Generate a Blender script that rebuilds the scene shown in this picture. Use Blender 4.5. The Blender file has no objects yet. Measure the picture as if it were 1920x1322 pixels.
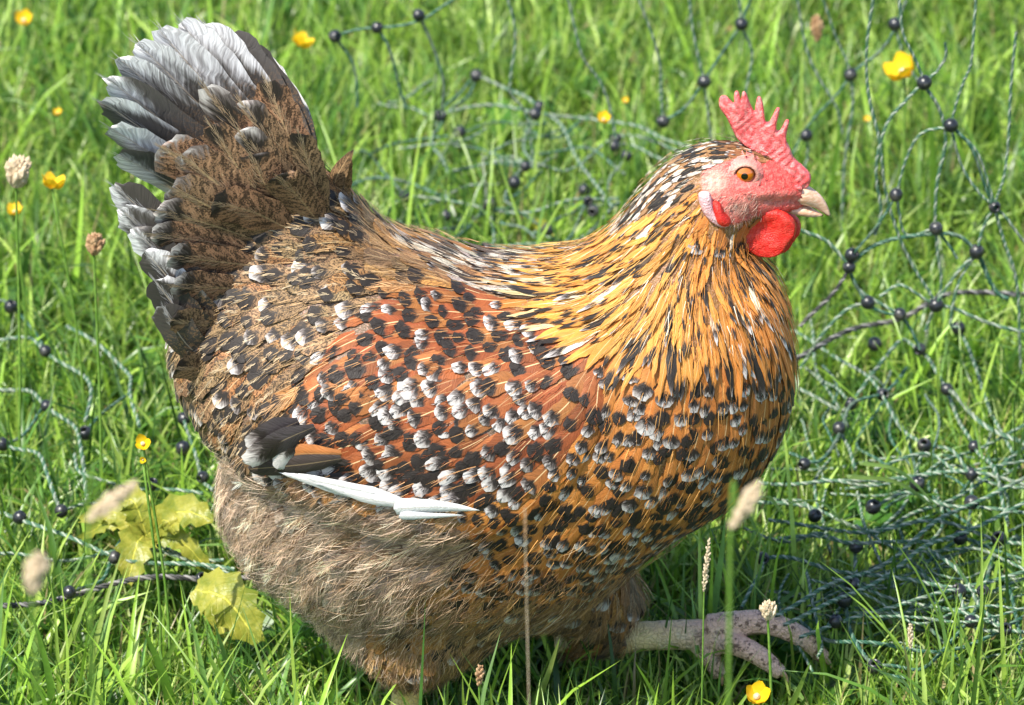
import bpy, bmesh, math, random
import numpy as np
from mathutils import Vector, Matrix
from mathutils.bvhtree import BVHTree

random.seed(7); rng = np.random.default_rng(7)
scn = bpy.context.scene
C = scn.collection
# ------------------------------------------------------------------ camera
DIST, PITCH, ZC, FPX = 2.8, math.radians(25.0), 0.29, 8485.0
cam_d = bpy.data.cameras.new('camera'); cam = bpy.data.objects.new('camera', cam_d); C.objects.link(cam)
cam.location = (0, -DIST*math.cos(PITCH), ZC+DIST*math.sin(PITCH))
cam.rotation_euler = (math.pi/2-PITCH, 0, 0)
cam_d.sensor_width = 36; cam_d.lens = FPX*36/1920.0
cam_d.clip_start = 0.05; cam_d.clip_end = 400
cam_d.dof.use_dof = True; cam_d.dof.focus_distance = DIST-0.05; cam_d.dof.aperture_fstop = 13
scn.camera = cam
# ------------------------------------------------------------------ light
SUN_EL = math.radians(57); SUN_AZ = math.atan2(-0.62, -0.60)      # azimuth of the direction to the sun (x, y)
world = bpy.data.worlds.new('World'); scn.world = world; world.use_nodes = True
wn = world.node_tree; wn.nodes.clear()
wo = wn.nodes.new('ShaderNodeOutputWorld'); wb = wn.nodes.new('ShaderNodeBackground')
sky = wn.nodes.new('ShaderNodeTexSky'); sky.sky_type = 'NISHITA'; sky.sun_disc = False
sd = Vector((math.cos(SUN_EL)*math.cos(SUN_AZ), math.cos(SUN_EL)*math.sin(SUN_AZ), math.sin(SUN_EL)))
sky.sun_elevation = SUN_EL; sky.sun_rotation = math.atan2(sd.x, sd.y)
wb.inputs['Strength'].default_value = 0.15
wn.links.new(sky.outputs[0], wb.inputs[0]); wn.links.new(wb.outputs[0], wo.inputs[0])
sun_d = bpy.data.lights.new('sun', 'SUN'); sun_d.energy = 4.8; sun_d.angle = math.radians(0.6); sun_d.color = (1, .95, .86)
sun = bpy.data.objects.new('sun', sun_d); C.objects.link(sun)
sun.rotation_euler = sd.to_track_quat('Z', 'Y').to_euler()
scn.view_settings.view_transform = 'Standard'; scn.view_settings.look = 'None'
scn.view_settings.gamma = 1; scn.view_settings.use_curve_mapping = False
scn.view_settings.exposure = 0.85
scn.render.engine = 'CYCLES'
scn.cycles.max_bounces = 6; scn.cycles.transparent_max_bounces = 6
scn.cycles.diffuse_bounces = 4; scn.cycles.glossy_bounces = 2; scn.cycles.transmission_bounces = 3
scn.cycles.use_adaptive_sampling = True
# ------------------------------------------------------------------ geometry helpers
CL = np.array(cam.location)
FW = np.array([0, math.cos(PITCH), -math.sin(PITCH)]); UP = np.array([0, math.sin(PITCH), math.cos(PITCH)])
def rays(px, py):
    px = np.asarray(px, float); py = np.asarray(py, float)
    return (px[..., None]-960)*np.array([1., 0, 0]) + (661-py)[..., None]*UP + FPX*FW
def at_y(px, py, y=0.0):
    d = rays(px, py); t = (np.asarray(y)-CL[1])/d[..., 1]
    return CL+d*t[..., None]
def at_z(px, py, z=0.0):
    d = rays(px, py); t = (np.asarray(z)-CL[2])/d[..., 2]
    return CL+d*t[..., None]
def proj(p):
    q = np.asarray(p)-CL; w = q@FW
    return 960+FPX*q[..., 0]/w, 661-FPX*(q@UP)/w
def sag(p):                                   # side-view coordinates of a point on either flank (the far flank mirrors the near one)
    p = np.array(p, float); p[..., 1] = -np.abs(p[..., 1])
    return proj(p)
def inpoly(px, py, poly):
    poly = np.asarray(poly, float); r = np.zeros(np.shape(px), bool)
    x0, y0 = poly[-1]
    for x1, y1 in poly:
        c = ((y1 > py) != (y0 > py)) & (px < (x0-x1)*(py-y1)/(y0-y1+1e-12)+x1)
        r ^= c; x0, y0 = x1, y1
    return r
def catmull(pts, n):
    P = np.asarray(pts, float); m = len(P)
    if m < 3: return P[0]+(P[-1]-P[0])*np.linspace(0, 1, n)[:, None]
    Q = np.vstack([2*P[0]-P[1], P, 2*P[-1]-P[-2]])
    t = np.linspace(0, m-1-1e-6, n); i = t.astype(int); f = (t-i)[:, None]
    a, b, c, d = Q[i], Q[i+1], Q[i+2], Q[i+3]
    return .5*(2*b+(c-a)*f+(2*a-5*b+4*c-d)*f**2+(3*b-a-3*c+d)*f**3)
def closed_smooth(poly, n=6):
    P = np.asarray(poly, float); m = len(P); out = []
    for i in range(m):
        a, b, c, d = P[i-1], P[i], P[(i+1) % m], P[(i+2) % m]
        for k in range(n):
            f = k/n; out.append(.5*(2*b+(c-a)*f+(2*a-5*b+4*c-d)*f**2+(3*b-a-3*c+d)*f**3))
    return np.array(out)
def mesh(name, V, F, mats=(), attrs=None, smooth=True):
    me = bpy.data.meshes.new(name)
    V = np.asarray(V, np.float32); F = np.asarray(F, np.int32)
    if F.ndim == 2:
        me.vertices.add(len(V)); me.vertices.foreach_set('co', V.ravel())
        k = F.shape[1]; me.loops.add(F.size); me.loops.foreach_set('vertex_index', F.ravel())
        me.polygons.add(len(F)); me.polygons.foreach_set('loop_start', np.arange(0, F.size, k, dtype=np.int32))
        me.polygons.foreach_set('use_smooth', np.full(len(F), smooth))
        me.update(calc_edges=True)
    for an, (kind, data) in (attrs or {}).items():
        a = me.attributes.new(an, kind, 'POINT')
        key = {'FLOAT_COLOR': 'color', 'FLOAT_VECTOR': 'vector', 'FLOAT': 'value'}[kind]
        a.data.foreach_set(key, np.asarray(data, np.float32).ravel())
    for m in mats: me.materials.append(m)
    return me
def link(name, me, parent=None, **props):
    o = bpy.data.objects.new(name, me); C.objects.link(o)
    if parent is not None:
        o.parent = parent; o.matrix_parent_inverse = Matrix.Translation(-parent.location)
    for k, v in props.items(): o[k] = v
    return o
def empty(name, loc, label, cat, group=None):
    o = bpy.data.objects.new(name, None); C.objects.link(o); o.location = loc; o.empty_display_size = .02
    o['label'] = label; o['category'] = cat
    if group: o['group'] = group
    return o
def smoothstep(a, b, x):
    t = np.clip((x-a)/(b-a), 0, 1); return t*t*(3-2*t)
# ------------------------------------------------------------------ shader expressions
class E:
    def __init__(s, nt, sock): s.nt, s.s = nt, sock
    def _m(s, op, *a, clamp=False):
        n = s.nt.nodes.new('ShaderNodeMath'); n.operation = op; n.use_clamp = clamp
        for i, x in enumerate((s,)+a):
            if isinstance(x, E): s.nt.links.new(x.s, n.inputs[i])
            else: n.inputs[i].default_value = x
        return E(s.nt, n.outputs[0])
    def __add__(s, o): return s._m('ADD', o)
    __radd__ = __add__
    def __mul__(s, o): return s._m('MULTIPLY', o)
    __rmul__ = __mul__
    def __sub__(s, o): return s._m('SUBTRACT', o)
    def __rsub__(s, o): return (s*-1)+o
    def abs(s): return s._m('ABSOLUTE')
    def step(s, a, b):
        n = s.nt.nodes.new('ShaderNodeMapRange'); n.interpolation_type = 'SMOOTHSTEP'
        s.nt.links.new(s.s, n.inputs[0])
        for i, x in ((1, a), (2, b)):
            if isinstance(x, E): s.nt.links.new(x.s, n.inputs[i])
            else: n.inputs[i].default_value = x
        return E(s.nt, n.outputs[0])
class Mat:
    def __init__(s, name):
        s.m = bpy.data.materials.new(name); s.m.use_nodes = True; s.nt = s.m.node_tree; s.nt.nodes.clear()
        s.out = s.nt.nodes.new('ShaderNodeOutputMaterial')
    def n(s, t): return s.nt.nodes.new(t)
    def L(s, a, b): s.nt.links.new(a.s if isinstance(a, E) else a, b)
    def attr(s, name):
        a = s.n('ShaderNodeAttribute'); a.attribute_name = name
        sp = s.n('ShaderNodeSeparateXYZ'); s.L(a.outputs['Vector'], sp.inputs[0])
        return a, [E(s.nt, sp.outputs[i]) for i in range(3)], E(s.nt, a.outputs['Alpha'])
    def xyz(s, x, y, z):
        c = s.n('ShaderNodeCombineXYZ')
        for i, v in enumerate((x, y, z)):
            if isinstance(v, E): s.L(v, c.inputs[i])
            else: c.inputs[i].default_value = v
        return c.outputs[0]
    def obj(s): return s.n('ShaderNodeTexCoord').outputs['Object']
    def geo(s): return s.n('ShaderNodeNewGeometry').outputs['Position']
    def noise(s, vec, scale, detail=2, rough=.5):
        t = s.n('ShaderNodeTexNoise'); t.inputs['Scale'].default_value = scale
        t.inputs['Detail'].default_value = detail; t.inputs['Roughness'].default_value = rough
        s.L(vec, t.inputs['Vector']); return E(s.nt, t.outputs['Fac'])
    def voro(s, vec, scale, feature='F1', out='Distance'):
        t = s.n('ShaderNodeTexVoronoi'); t.feature = feature; t.inputs['Scale'].default_value = scale
        s.L(vec, t.inputs['Vector']); return E(s.nt, t.outputs[out])
    def mix(s, f, a, b, mode='MIX'):
        m = s.n('ShaderNodeMix'); m.data_type = 'RGBA'; m.blend_type = mode
        if isinstance(f, E): s.L(f, m.inputs[0])
        else: m.inputs[0].default_value = f
        for i, x in ((6, a), (7, b)):
            if isinstance(x, (tuple, list)): m.inputs[i].default_value = (*x[:3], 1)
            else: s.L(x, m.inputs[i])
        return m.outputs[2]
    def scale(s, col, f):
        v = s.n('ShaderNodeVectorMath'); v.operation = 'SCALE'; s.L(col, v.inputs[0])
        if isinstance(f, E): s.L(f, v.inputs['Scale'])
        else: v.inputs['Scale'].default_value = f
        return v.outputs[0]
    def bsdf(s, col, rough=.5, spec=.5, bump=None, strength=.3, dist=.0005, trans=0, sheen=0, sss=0, coat=0, metal=0):
        b = s.n('ShaderNodeBsdfPrincipled')
        if isinstance(col, (tuple, list)): b.inputs['Base Color'].default_value = (*col[:3], 1)
        else: s.L(col, b.inputs['Base Color'])
        if isinstance(rough, E): s.L(rough, b.inputs['Roughness'])
        else: b.inputs['Roughness'].default_value = rough
        b.inputs['Specular IOR Level'].default_value = spec
        b.inputs['Metallic'].default_value = metal; b.inputs['Coat Weight'].default_value = coat
        b.inputs['Sheen Weight'].default_value = sheen
        if sss:
            b.inputs['Subsurface Weight'].default_value = sss; b.inputs['Subsurface Scale'].default_value = .004
            b.inputs['Subsurface Radius'].default_value = (1, .25, .15)
        nb = None
        if bump is not None:
            nb = s.n('ShaderNodeBump'); nb.inputs['Strength'].default_value = strength; nb.inputs['Distance'].default_value = dist
            s.L(bump, nb.inputs['Height']); s.L(nb.outputs[0], b.inputs['Normal'])
        if trans:
            t = s.n('ShaderNodeBsdfTranslucent')
            if isinstance(col, (tuple, list)): t.inputs[0].default_value = (*col[:3], 1)
            else: s.L(col, t.inputs[0])
            mx = s.n('ShaderNodeMixShader'); mx.inputs[0].default_value = trans
            s.L(b.outputs[0], mx.inputs[1]); s.L(t.outputs[0], mx.inputs[2]); s.L(mx.outputs[0], s.out.inputs[0])
        else: s.L(b.outputs[0], s.out.inputs[0])
        return b
# ------------------------------------------------------------------ materials
def feather_mat():
    M = Mat('feather')
    _, (u, v, r), _ = M.attr('fuv')
    ca, _, _ = M.attr('fc')
    _, (ws, bs, mo), stk = M.attr('fp')
    q = v - u.abs()*0.16
    st = M.noise(M.xyz(q*34, u*1.3, r*57), 1, 3, .6)
    n2 = M.noise(M.xyz(u*2.2, v*3, r*91), 1, 2)
    edge = u*u
    d0 = v + (st-.5)*.20 + (n2-.5)*.24
    d = d0 - edge*.11
    blk = d.step(bs-.05, bs+.05)
    wht = (d0+edge*.05+(st-.5)*.16).step(ws-.08, ws+.10)
    g = M.geo()
    ver = M.noise(g, 950, 2, .75)
    ver2 = M.noise(M.xyz(q*26, u*2.5, r*33), 1, 1, .5)
    big = M.noise(g, 190, 2)
    dark = (ver*.5+ver2*.38+big*.12).step(.45, .56)
    base = M.scale(ca.outputs['Color'], st*1.1+.45)
    tone = M.noise(g, 60, 2)
    base = M.scale(base, tone*.9+.55)
    c = M.mix(dark*mo*.95, base, M.scale(base, .12))
    light = (ver*.5+ver2*.5).step(.36, .28)
    c = M.mix(light*mo*.5, c, (.60, .46, .27))
    c = M.mix(blk, c, M.mix(st, (.008, .006, .005), (.034, .024, .018)))
    wn_ = M.noise(M.xyz(q*20, u*.9, r*41), 1, 1, .5)
    tipg = (d0+(wn_-.5)*.16).step(ws-.03, ws+.17)
    c = M.mix(wht, c, M.mix(tipg, (.20, .165, .15), (.60, .56, .52)))
    rach = u.abs().step(.075, .02)*stk*(1-blk)*(1-mo*.45)
    c = M.mix(rach, c, (.85, .62, .32))
    M.bsdf(c, rough=.55, spec=.35, bump=st, strength=.5, dist=.0011, trans=.12, sheen=.05)
    return M.m
def tail_mat():
    M = Mat('tail_feather')
    _, (u, v, r), _ = M.attr('fuv')
    ca, _, _ = M.attr('fc')
    _, (ws, bs, mo), stk = M.attr('fp')
    q = v - u.abs()*0.10
    st = M.noise(M.xyz(q*60, u*1.2, r*57), 1, 3, .6)
    n2 = M.noise(M.xyz(u*1.6, q*5, r*91), 1, 3, .6)
    d = v + (n2-.5)*.5 + (u*u-.25)*.1 + u*(r-.5)*1.0 + (st-.5)*.22
    wht = d.step(ws-.16, ws+.14)
    g = M.geo()
    ver = M.noise(g, 520, 2, .7)
    spk = ver.step(.5, .58)*mo*v.step(.75, .35)
    base = M.scale(ca.outputs['Color'], st*1.2+.4)
    c = M.mix(spk, base, (.36, .2, .09))
    c = M.mix(wht, c, M.mix(st.step(.3, .7), (.40, .38, .38), (.85, .84, .83)))
    rach = u.abs().step(.05, .015)*stk
    c = M.mix(rach, c, (.5, .42, .33))
    M.bsdf(c, rough=.45, spec=.45, bump=st, strength=.5, dist=.001, trans=.1, sheen=.1)
    return M.m
def strand_mat():
    M = Mat('down_strand')
    ca, _, _ = M.attr('fc')
    M.bsdf(ca.outputs['Color'], rough=.6, spec=.25, trans=.25, sheen=.2)
    return M.m
def body_mat():
    M = Mat('hen_skin')
    ca, (cr, cg, cb), face = M.attr('bc')
    g = M.geo()
    v = M.voro(g, 900); n = M.noise(g, 260, 3, .65); n3 = M.noise(g, 70, 2)
    c = M.scale(ca.outputs['Color'], n*.7+.68)
    c = M.mix(v.step(.5, .85)*.25, c, (.8, .42, .33))
    M.bsdf(c, rough=.48, spec=.4, bump=v*.5+n*.8, strength=.5, dist=.0012, sss=.12)
    return M.m
def flesh_mat(name, col, pale, bumpscale=700, gloss=.4):
    M = Mat(name); g = M.geo()
    v = M.voro(g, bumpscale); n = M.noise(g, 300, 3, .65); n2 = M.noise(g, 90, 2)
    c = M.mix(n.step(.42, .62)*.6, col, pale)
    c = M.mix(n2.step(.55, .7)*.35, c, tuple(x*.7 for x in col))
    M.bsdf(c, rough=gloss, spec=.45, bump=v*-1+n, strength=.45, dist=.001, sss=.25)
    return M.m
def leg_mat():
    M = Mat('leg_scales'); g = M.geo()
    n = M.noise(g, 55, 3, .6); f = M.noise(g, 420, 3, .7); v = M.voro(g, 330); e = M.voro(g, 330, 'DISTANCE_TO_EDGE')
    sx = M.n('ShaderNodeSeparateXYZ'); M.L(g, sx.inputs[0]); x = E(M.nt, sx.outputs[0])
    dirt = (x + (n-.5)*.09).step(.075, .14)
    c = M.mix(dirt, (.80, .60, .27), (.78, .50, .37))
    f2 = M.noise(g, 170, 4, .75)
    c = M.mix(f2.step(.53, .60)*dirt*.9, c, (.13, .075, .05))
    c = M.mix(n.step(.5, .35)*.35, c, (.62, .55, .48))
    c = M.mix(e.step(.06, .0)*.35, c, (.2, .13, .08))
    M.bsdf(c, rough=.5, spec=.4, bump=e.step(0, .18)+f*.4, strength=.6, dist=.0012)
    return M.m
def beak_mat():
    M = Mat('beak_horn'); g = M.geo()
    sx = M.n('ShaderNodeSeparateXYZ'); M.L(g, sx.inputs[0]); x = E(M.nt, sx.outputs[0])
    n = M.noise(M.xyz(x*120, E(M.nt, sx.outputs[1])*500, E(M.nt, sx.outputs[2])*700), 1, 3)
    c = M.mix(n.step(.35, .65), (.60, .33, .20), (.76, .52, .37))
    c = M.mix(x.step(.183, .197)*.7, c, (.55, .36, .26))
    M.bsdf(c, rough=.32, spec=.5, bump=n, strength=.2, dist=.0008, sss=.15)
    return M.m
def eye_mat():
    M = Mat('eyeball')
    o = M.obj(); sx = M.n('ShaderNodeSeparateXYZ'); M.L(o, sx.inputs[0])
    x, z = E(M.nt, sx.outputs[0]), E(M.nt, sx.outputs[2])
    d = (x*x+z*z)._m('SQRT'); n = M.noise(o, 900, 2)
    c = M.mix(n, (.42, .085, .003), (.68, .19, .008))
    c = M.mix(d.step(.0044, .0054), c, (.22, .05, .01))
    c = M.mix(d.step(.0023, .0020), c, (.004, .003, .003))
    M.bsdf(c, rough=.06, spec=.6, coat=1)
    return M.m
def blade_mat(name='grass_blade'):
    M = Mat(name); ca, _, al = M.attr('gc')
    oi = M.n('ShaderNodeObjectInfo'); g = M.geo()
    n = M.noise(g, 4.5, 2); n1 = M.noise(g, 130, 2)
    c = M.scale(ca.outputs['Color'], n1*.7+.65)
    rnd = E(M.nt, oi.outputs['Random'])
    c = M.mix(n.step(.4, .65)*.4, c, M.mix(.5, c, (.17, .24, .03)))
    c = M.scale(c, rnd*.4+.8)
    M.bsdf(c, rough=.34, spec=.6, trans=.5)
    return M.m
def ground_mat():
    M = Mat('soil_and_thatch'); g = M.geo()
    n = M.noise(g, 60, 4, .7); n2 = M.noise(g, 2, 3)
    c = M.mix(n.step(.35, .65), (.02, .028, .008), (.05, .08, .018))
    c = M.mix(n2.step(.4, .7)*.4, c, (.07, .1, .02))
    M.bsdf(c, rough=.9, spec=.1, bump=n, strength=.8, dist=.01)
    return M.m
def twine_mat():
    M = Mat('net_twine'); ca, _, _ = M.attr('tc'); g = M.geo(); n = M.noise(g, 900, 2); n2 = M.noise(g, 40, 2)
    c = M.scale(ca.outputs['Color'], n*.8+.6)
    c = M.mix(n2.step(.5, .65)*.35, c, (.2, .19, .15))
    M.bsdf(c, rough=.5, spec=.35, bump=n, strength=.3, dist=.0006)
    return M.m
def bead_mat():
    M = Mat('black_plastic'); g = M.geo(); n = M.noise(g, 500, 3, .7)
    c = M.mix(M.noise(g, 130, 4, .7).step(.5, .66)*.6, (.012, .013, .016), (.09, .085, .07))
    M.bsdf(c, rough=n*.3+.18, spec=.6, bump=n, strength=.2, dist=.0006)
    return M.m
def petal_mat():
    M = Mat('yellow_petal'); g = M.geo(); n = M.noise(g, 300, 2)
    M.bsdf(M.mix(n, (.75, .42, .01), (.85, .62, .02)), rough=.3, spec=.5, trans=.3)
    return M.m
def leaf_mat(name, a, b, sc=90):
    M = Mat(name); g = M.geo(); n = M.noise(g, sc, 3, .6); v = M.voro(g, 350)
    _, (u, w, r), _ = M.attr('luv')
    vein = u.abs().step(.07, .02)
    side = E(M.nt, (w*9 - u.abs()*3)._m('FRACT').s); sv = (side-.5).abs().step(.42, .5)*.5
    c = M.mix(n.step(.35, .65), a, b)
    c = M.mix(vein+sv*.6, c, tuple(min(1, x*1.6) for x in b))
    M.bsdf(c, rough=.4, spec=.45, bump=(vein+sv)*-1+v*.4, strength=.5, dist=.001, trans=.4)
    return M.m
def plain_mat(name, a, b, sc=200, trans=.2, rough=.6):
    M = Mat(name); g = M.geo(); n = M.noise(g, sc, 3, .6)
    M.bsdf(M.mix(n.step(.35, .65), a, b), rough=rough, spec=.3, trans=trans)
    return M.m
m_feather, m_tail, m_strand, m_body = feather_mat(), tail_mat(), strand_mat(), body_mat()
m_comb = flesh_mat('comb_flesh', (.70, .10, .10), (.82, .33, .30), 1100, .5)
m_wattle = flesh_mat('wattle_flesh', (.58, .018, .012), (.68, .07, .045), 1300, .42)
m_lobe = flesh_mat('earlobe_flesh', (.62, .36, .37), (.72, .56, .56), 900, .45)
m_leg, m_beak, m_eye = leg_mat(), beak_mat(), eye_mat()
m_blade, m_ground, m_twine, m_bead, m_petal = blade_mat(), ground_mat(), twine_mat(), bead_mat(), petal_mat()
m_leaf = leaf_mat('weed_leaf', (.22, .26, .03), (.42, .4, .06))
m_green = leaf_mat('clover_leaf', (.05, .14, .02), (.09, .22, .03))
m_stem = plain_mat('green_stem', (.12, .25, .03), (.2, .34, .06))
m_seed = plain_mat('seed_head', (.5, .38, .24), (.7, .58, .4), 500)
m_dry = plain_mat('dry_leaf', (.35, .2, .1), (.55, .36, .2), 200)
# ------------------------------------------------------------------ setting
g_me = mesh('ground', [(-150, -20, 0), (150, -20, 0), (150, 300, 0), (-150, 300, 0)], [(0, 1, 2, 3)], [m_ground])
link('ground', g_me, kind='structure')
# ------------------------------------------------------------------ inflated outline: a rounded solid from a side outline
def solve_inflate(poly, step, pad=2, fine=1):
    poly = np.asarray(poly, float)
    x0, y0 = poly.min(0)-pad*step; x1, y1 = poly.max(0)+pad*step
    u = None; st = step*4
    for lev in range(3):
        nx, ny = int((x1-x0)/st)+2, int((y1-y0)/st)+2
        X, Y = np.meshgrid(x0+np.arange(nx)*st, y0+np.arange(ny)*st)
        M = inpoly(X, Y, poly)
        if u is None: u = np.zeros_like(X); it = 1200
        else:
            fx = np.clip((X-x0)/pst, 0, pu.shape[1]-1.001); fy = np.clip((Y-y0)/pst, 0, pu.shape[0]-1.001)
            i, j = fx.astype(int), fy.astype(int); a, b = fx-i, fy-j
            u = pu[j, i]*(1-a)*(1-b)+pu[j, i+1]*a*(1-b)+pu[j+1, i]*(1-a)*b+pu[j+1, i+1]*a*b; it = 160
        src = 4*st*st
        for _ in range(it):
            v = np.zeros_like(u); v[1:-1, 1:-1] = .25*(u[:-2, 1:-1]+u[2:, 1:-1]+u[1:-1, :-2]+u[1:-1, 2:]+src)
            u = np.where(M, v, 0)
        pu, pst = u, st; st /= 2
    return X, Y, M, u            # px units: sqrt(u) of a disc is a ball
def inflate_mesh(poly, step, wfun, cy=0.0, snap=True, plane=0.0):
    """wfun(X, Y, sqrt_u_in_px) -> half width in metres; cy: middle plane (number or fun)"""
    poly = np.asarray(poly, float)
    X, Y, M, u = solve_inflate(poly, step)
    s = np.sqrt(np.maximum(u, 0)); W = wfun(X, Y, s)
    c = cy(X, Y) if callable(cy) else np.full(X.shape, float(cy))
    cell = M[:-1, :-1] & M[1:, :-1] & M[:-1, 1:] & M[1:, 1:]
    used = np.zeros(M.shape, int)
    used[:-1, :-1] += cell; used[1:, :-1] += cell; used[:-1, 1:] += cell; used[1:, 1:] += cell
    rim = (used > 0) & (used < 4)
    PX, PY = X.copy(), Y.copy()
    if snap:
        A = poly; B = np.roll(poly, -1, 0); D = B-A; LL = (D**2).sum(1)+1e-9
        jj, ii = np.nonzero(rim); P = np.stack([X[jj, ii], Y[jj, ii]], 1)
        t = np.clip(((P[:, None]-A[None])*D[None]).sum(2)/LL, 0, 1)
        Q = A[None]+D[None]*t[..., None]; k = ((Q-P[:, None])**2).sum(2).argmin(1)
        q = Q[np.arange(len(P)), k]; PX[jj, ii] = q[:, 0]; PY[jj, ii] = q[:, 1]
    W = np.where(rim, 0, W)
    idx = -np.ones(M.shape, int); m = used > 0; idx[m] = np.arange(m.sum())
    mid = at_y(PX[m], PY[m], plane)
    f = mid.copy(); f[:, 1] = c[m]-W[m]; b = mid.copy(); b[:, 1] = c[m]+W[m]
    n = len(f); bi = idx.copy(); inner = m & ~rim
    bidx = np.where(rim, idx, -1); bidx[inner] = n+np.arange(inner.sum())
    V = np.vstack([f, b[inner[m]]])
    a0, a1, a2, a3 = idx[:-1, :-1][cell], idx[:-1, 1:][cell], idx[1:, 1:][cell], idx[1:, :-1][cell]
    b0, b1, b2, b3 = bidx[:-1, :-1][cell], bidx[:-1, 1:][cell], bidx[1:, 1:][cell], bidx[1:, :-1][cell]
    F = np.vstack([np.stack([a3, a2, a1, a0], 1), np.stack([b0, b1, b2, b3], 1)])
    return V, F
def tube(path, rad, sides=10, flat=1.0, cap=True):
    P = np.asarray(path, float); R = np.asarray(rad, float); n = len(P)
    T = np.gradient(P, axis=0); T /= np.linalg.norm(T, axis=1)[:, None]+1e-12
    ref = np.array([0, 1., 0]) if abs(T[:, 1]).mean() < .8 else np.array([1., 0, 0])
    A = np.cross(T, ref); A /= np.linalg.norm(A, axis=1)[:, None]; B = np.cross(T, A)
    th = np.linspace(0, 2*math.pi, sides, endpoint=False)
    V = (P[:, None]+R[:, None, None]*(np.cos(th)[None, :, None]*A[:, None]+flat*np.sin(th)[None, :, None]*B[:, None])).reshape(-1, 3)
    F = []
    for i in range(n-1):
        for j in range(sides):
            k = (j+1) % sides
            F.append((i*sides+j, i*sides+k, (i+1)*sides+k, (i+1)*sides+j))
    if cap:
        V = np.vstack([V, P[0], P[-1]]); a, b = n*sides, n*sides+1
        for j in range(sides):
            k = (j+1) % sides
            F.append((a, k, j, j)); F.append((b, (n-1)*sides+j, (n-1)*sides+k, (n-1)*sides+k))
    return V, F
def faces_of(fl):                      # list of quads or degenerate quads -> clean lists
    return [tuple(dict.fromkeys(f)) for f in fl]
def remesh(parts, voxel, smooth=6, name='m'):
    """join several closed shells into one skin by voxel remeshing; returns (V, F)"""
    me = bpy.data.meshes.new(name); V = []; F = []; k = 0
    for v, f in parts:
        V += [tuple(x) for x in np.asarray(v)]; F += [tuple(i+k for i in q) for q in faces_of([tuple(int(z) for z in q) for q in f])]; k += len(v)
    me.from_pydata(V, [], F); me.update()
    o = bpy.data.objects.new(name, me); C.objects.link(o)
    m = o.modifiers.new('r', 'REMESH'); m.mode = 'VOXEL'; m.voxel_size = voxel; m.adaptivity = 0
    if smooth: s = o.modifiers.new('s', 'SMOOTH'); s.iterations = smooth; s.factor = .5
    dg = bpy.context.evaluated_depsgraph_get(); dg.update(); e = o.evaluated_get(dg).to_mesh()
    n = len(e.vertices); co = np.empty(n*3, np.float32); e.vertices.foreach_get('co', co)
    q = np.empty(len(e.loops), np.int32); e.loops.foreach_get('vertex_index', q)
    tot = np.empty(len(e.polygons), np.int32); e.polygons.foreach_get('loop_total', tot)
    assert (tot == 4).all()
    bpy.data.objects.remove(o); bpy.data.meshes.remove(me)
    return co.reshape(-1, 3).astype(float), q.reshape(-1, 4)
# ------------------------------------------------------------------ THE HEN
BODY = [(1512,348),(1490,318),(1450,290),(1400,274),(1350,266),(1295,280),(1247,310),(1212,348),(1185,388),(1155,428),(1112,468),
 (1050,494),(980,504),(900,500),(830,478),(765,456),(712,425),(668,380),(630,340),(590,312),(540,318),(470,345),(410,385),(370,440),(345,520),
 (330,600),(325,660),(345,730),(385,785),(425,830),(418,900),(420,960),(448,1010),(485,1060),(530,1092),(585,1125),(640,1165),
 (688,1190),(726,1220),(772,1230),(818,1220),(860,1200),(905,1178),(970,1150),(1040,1145),(1110,1100),(1160,1058),(1215,1012),(1280,972),
 (1350,940),(1415,880),(1455,820),(1480,760),(1488,700),(1482,640),(1468,570),(1450,515),(1425,480),(1395,450),(1400,425),(1440,408),(1480,398),(1512,386)]
BODY = closed_smooth(BODY, 4)
WING = closed_smooth([(1080,600),(960,560),(820,560),(700,590),(620,650),(560,730),(500,800),(462,845),(470,880),(560,890),(660,915),(760,940),(880,950),(980,920),(1060,860),(1110,780),(1120,690)], 4)
S = DIST/FPX
def body_w(X, Y, s):
    k = 0.70+0*X
    k = np.where(True, .50+.22*smoothstep(430, 620, Y), k)             # head and neck narrower
    k = k*(1-.28*smoothstep(700, 420, X)*smoothstep(760, 520, Y))        # narrow tail cushion
    k = k*(1-.18*smoothstep(1000, 1250, Y))
    W = k*s*S
    d = inpoly(X, Y+85, WING).astype(float)
    for _ in range(4):
        e = d.copy(); e[1:-1, 1:-1] = .2*(d[1:-1, 1:-1]+d[:-2, 1:-1]+d[2:, 1:-1]+d[1:-1, :-2]+d[1:-1, 2:]); d = e
    edge = smoothstep(1150, 800, X)                                      # the wing stands off towards its rear and lower edge
    W = W+.010*d*(.3+.7*edge)*(W > .004)
    cheek = np.exp(-(((X-1395)/60)**2+((Y-345)/50)**2)); W = W+.0015*cheek
    return W
def body_c(X, Y):
    return -.030*smoothstep(1080, 1230, Y)*smoothstep(1000, 880, X)
bp = inflate_mesh(BODY, 6, body_w, body_c)
th = []
for sgn, pts, rr in ((1, [(960,1000),(1060,1070),(1130,1130),(1165,1165)], [.050,.040,.027,.019]),
                     (1, [(1165,1165),(1110,1180),(1060,1190)], [.019,.016,.012]),
                     (-1, [(800,1040),(798,1135),(780,1205)], [.045,.028,.013])):
    p2 = catmull(pts, 14); r2 = np.interp(np.linspace(0, 1, 14), np.linspace(0, 1, len(rr)), rr)
    th.append(tube(at_y(p2[:, 0], p2[:, 1], .035*sgn if sgn > 0 else -.03), r2, 16))
BV, BF = remesh([bp]+th, .0022, 10, 'body')
def hit(px, py):
    d = rays(px, py); return body_bvh.ray_cast(Vector(CL), Vector(d).normalized())[0]
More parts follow.
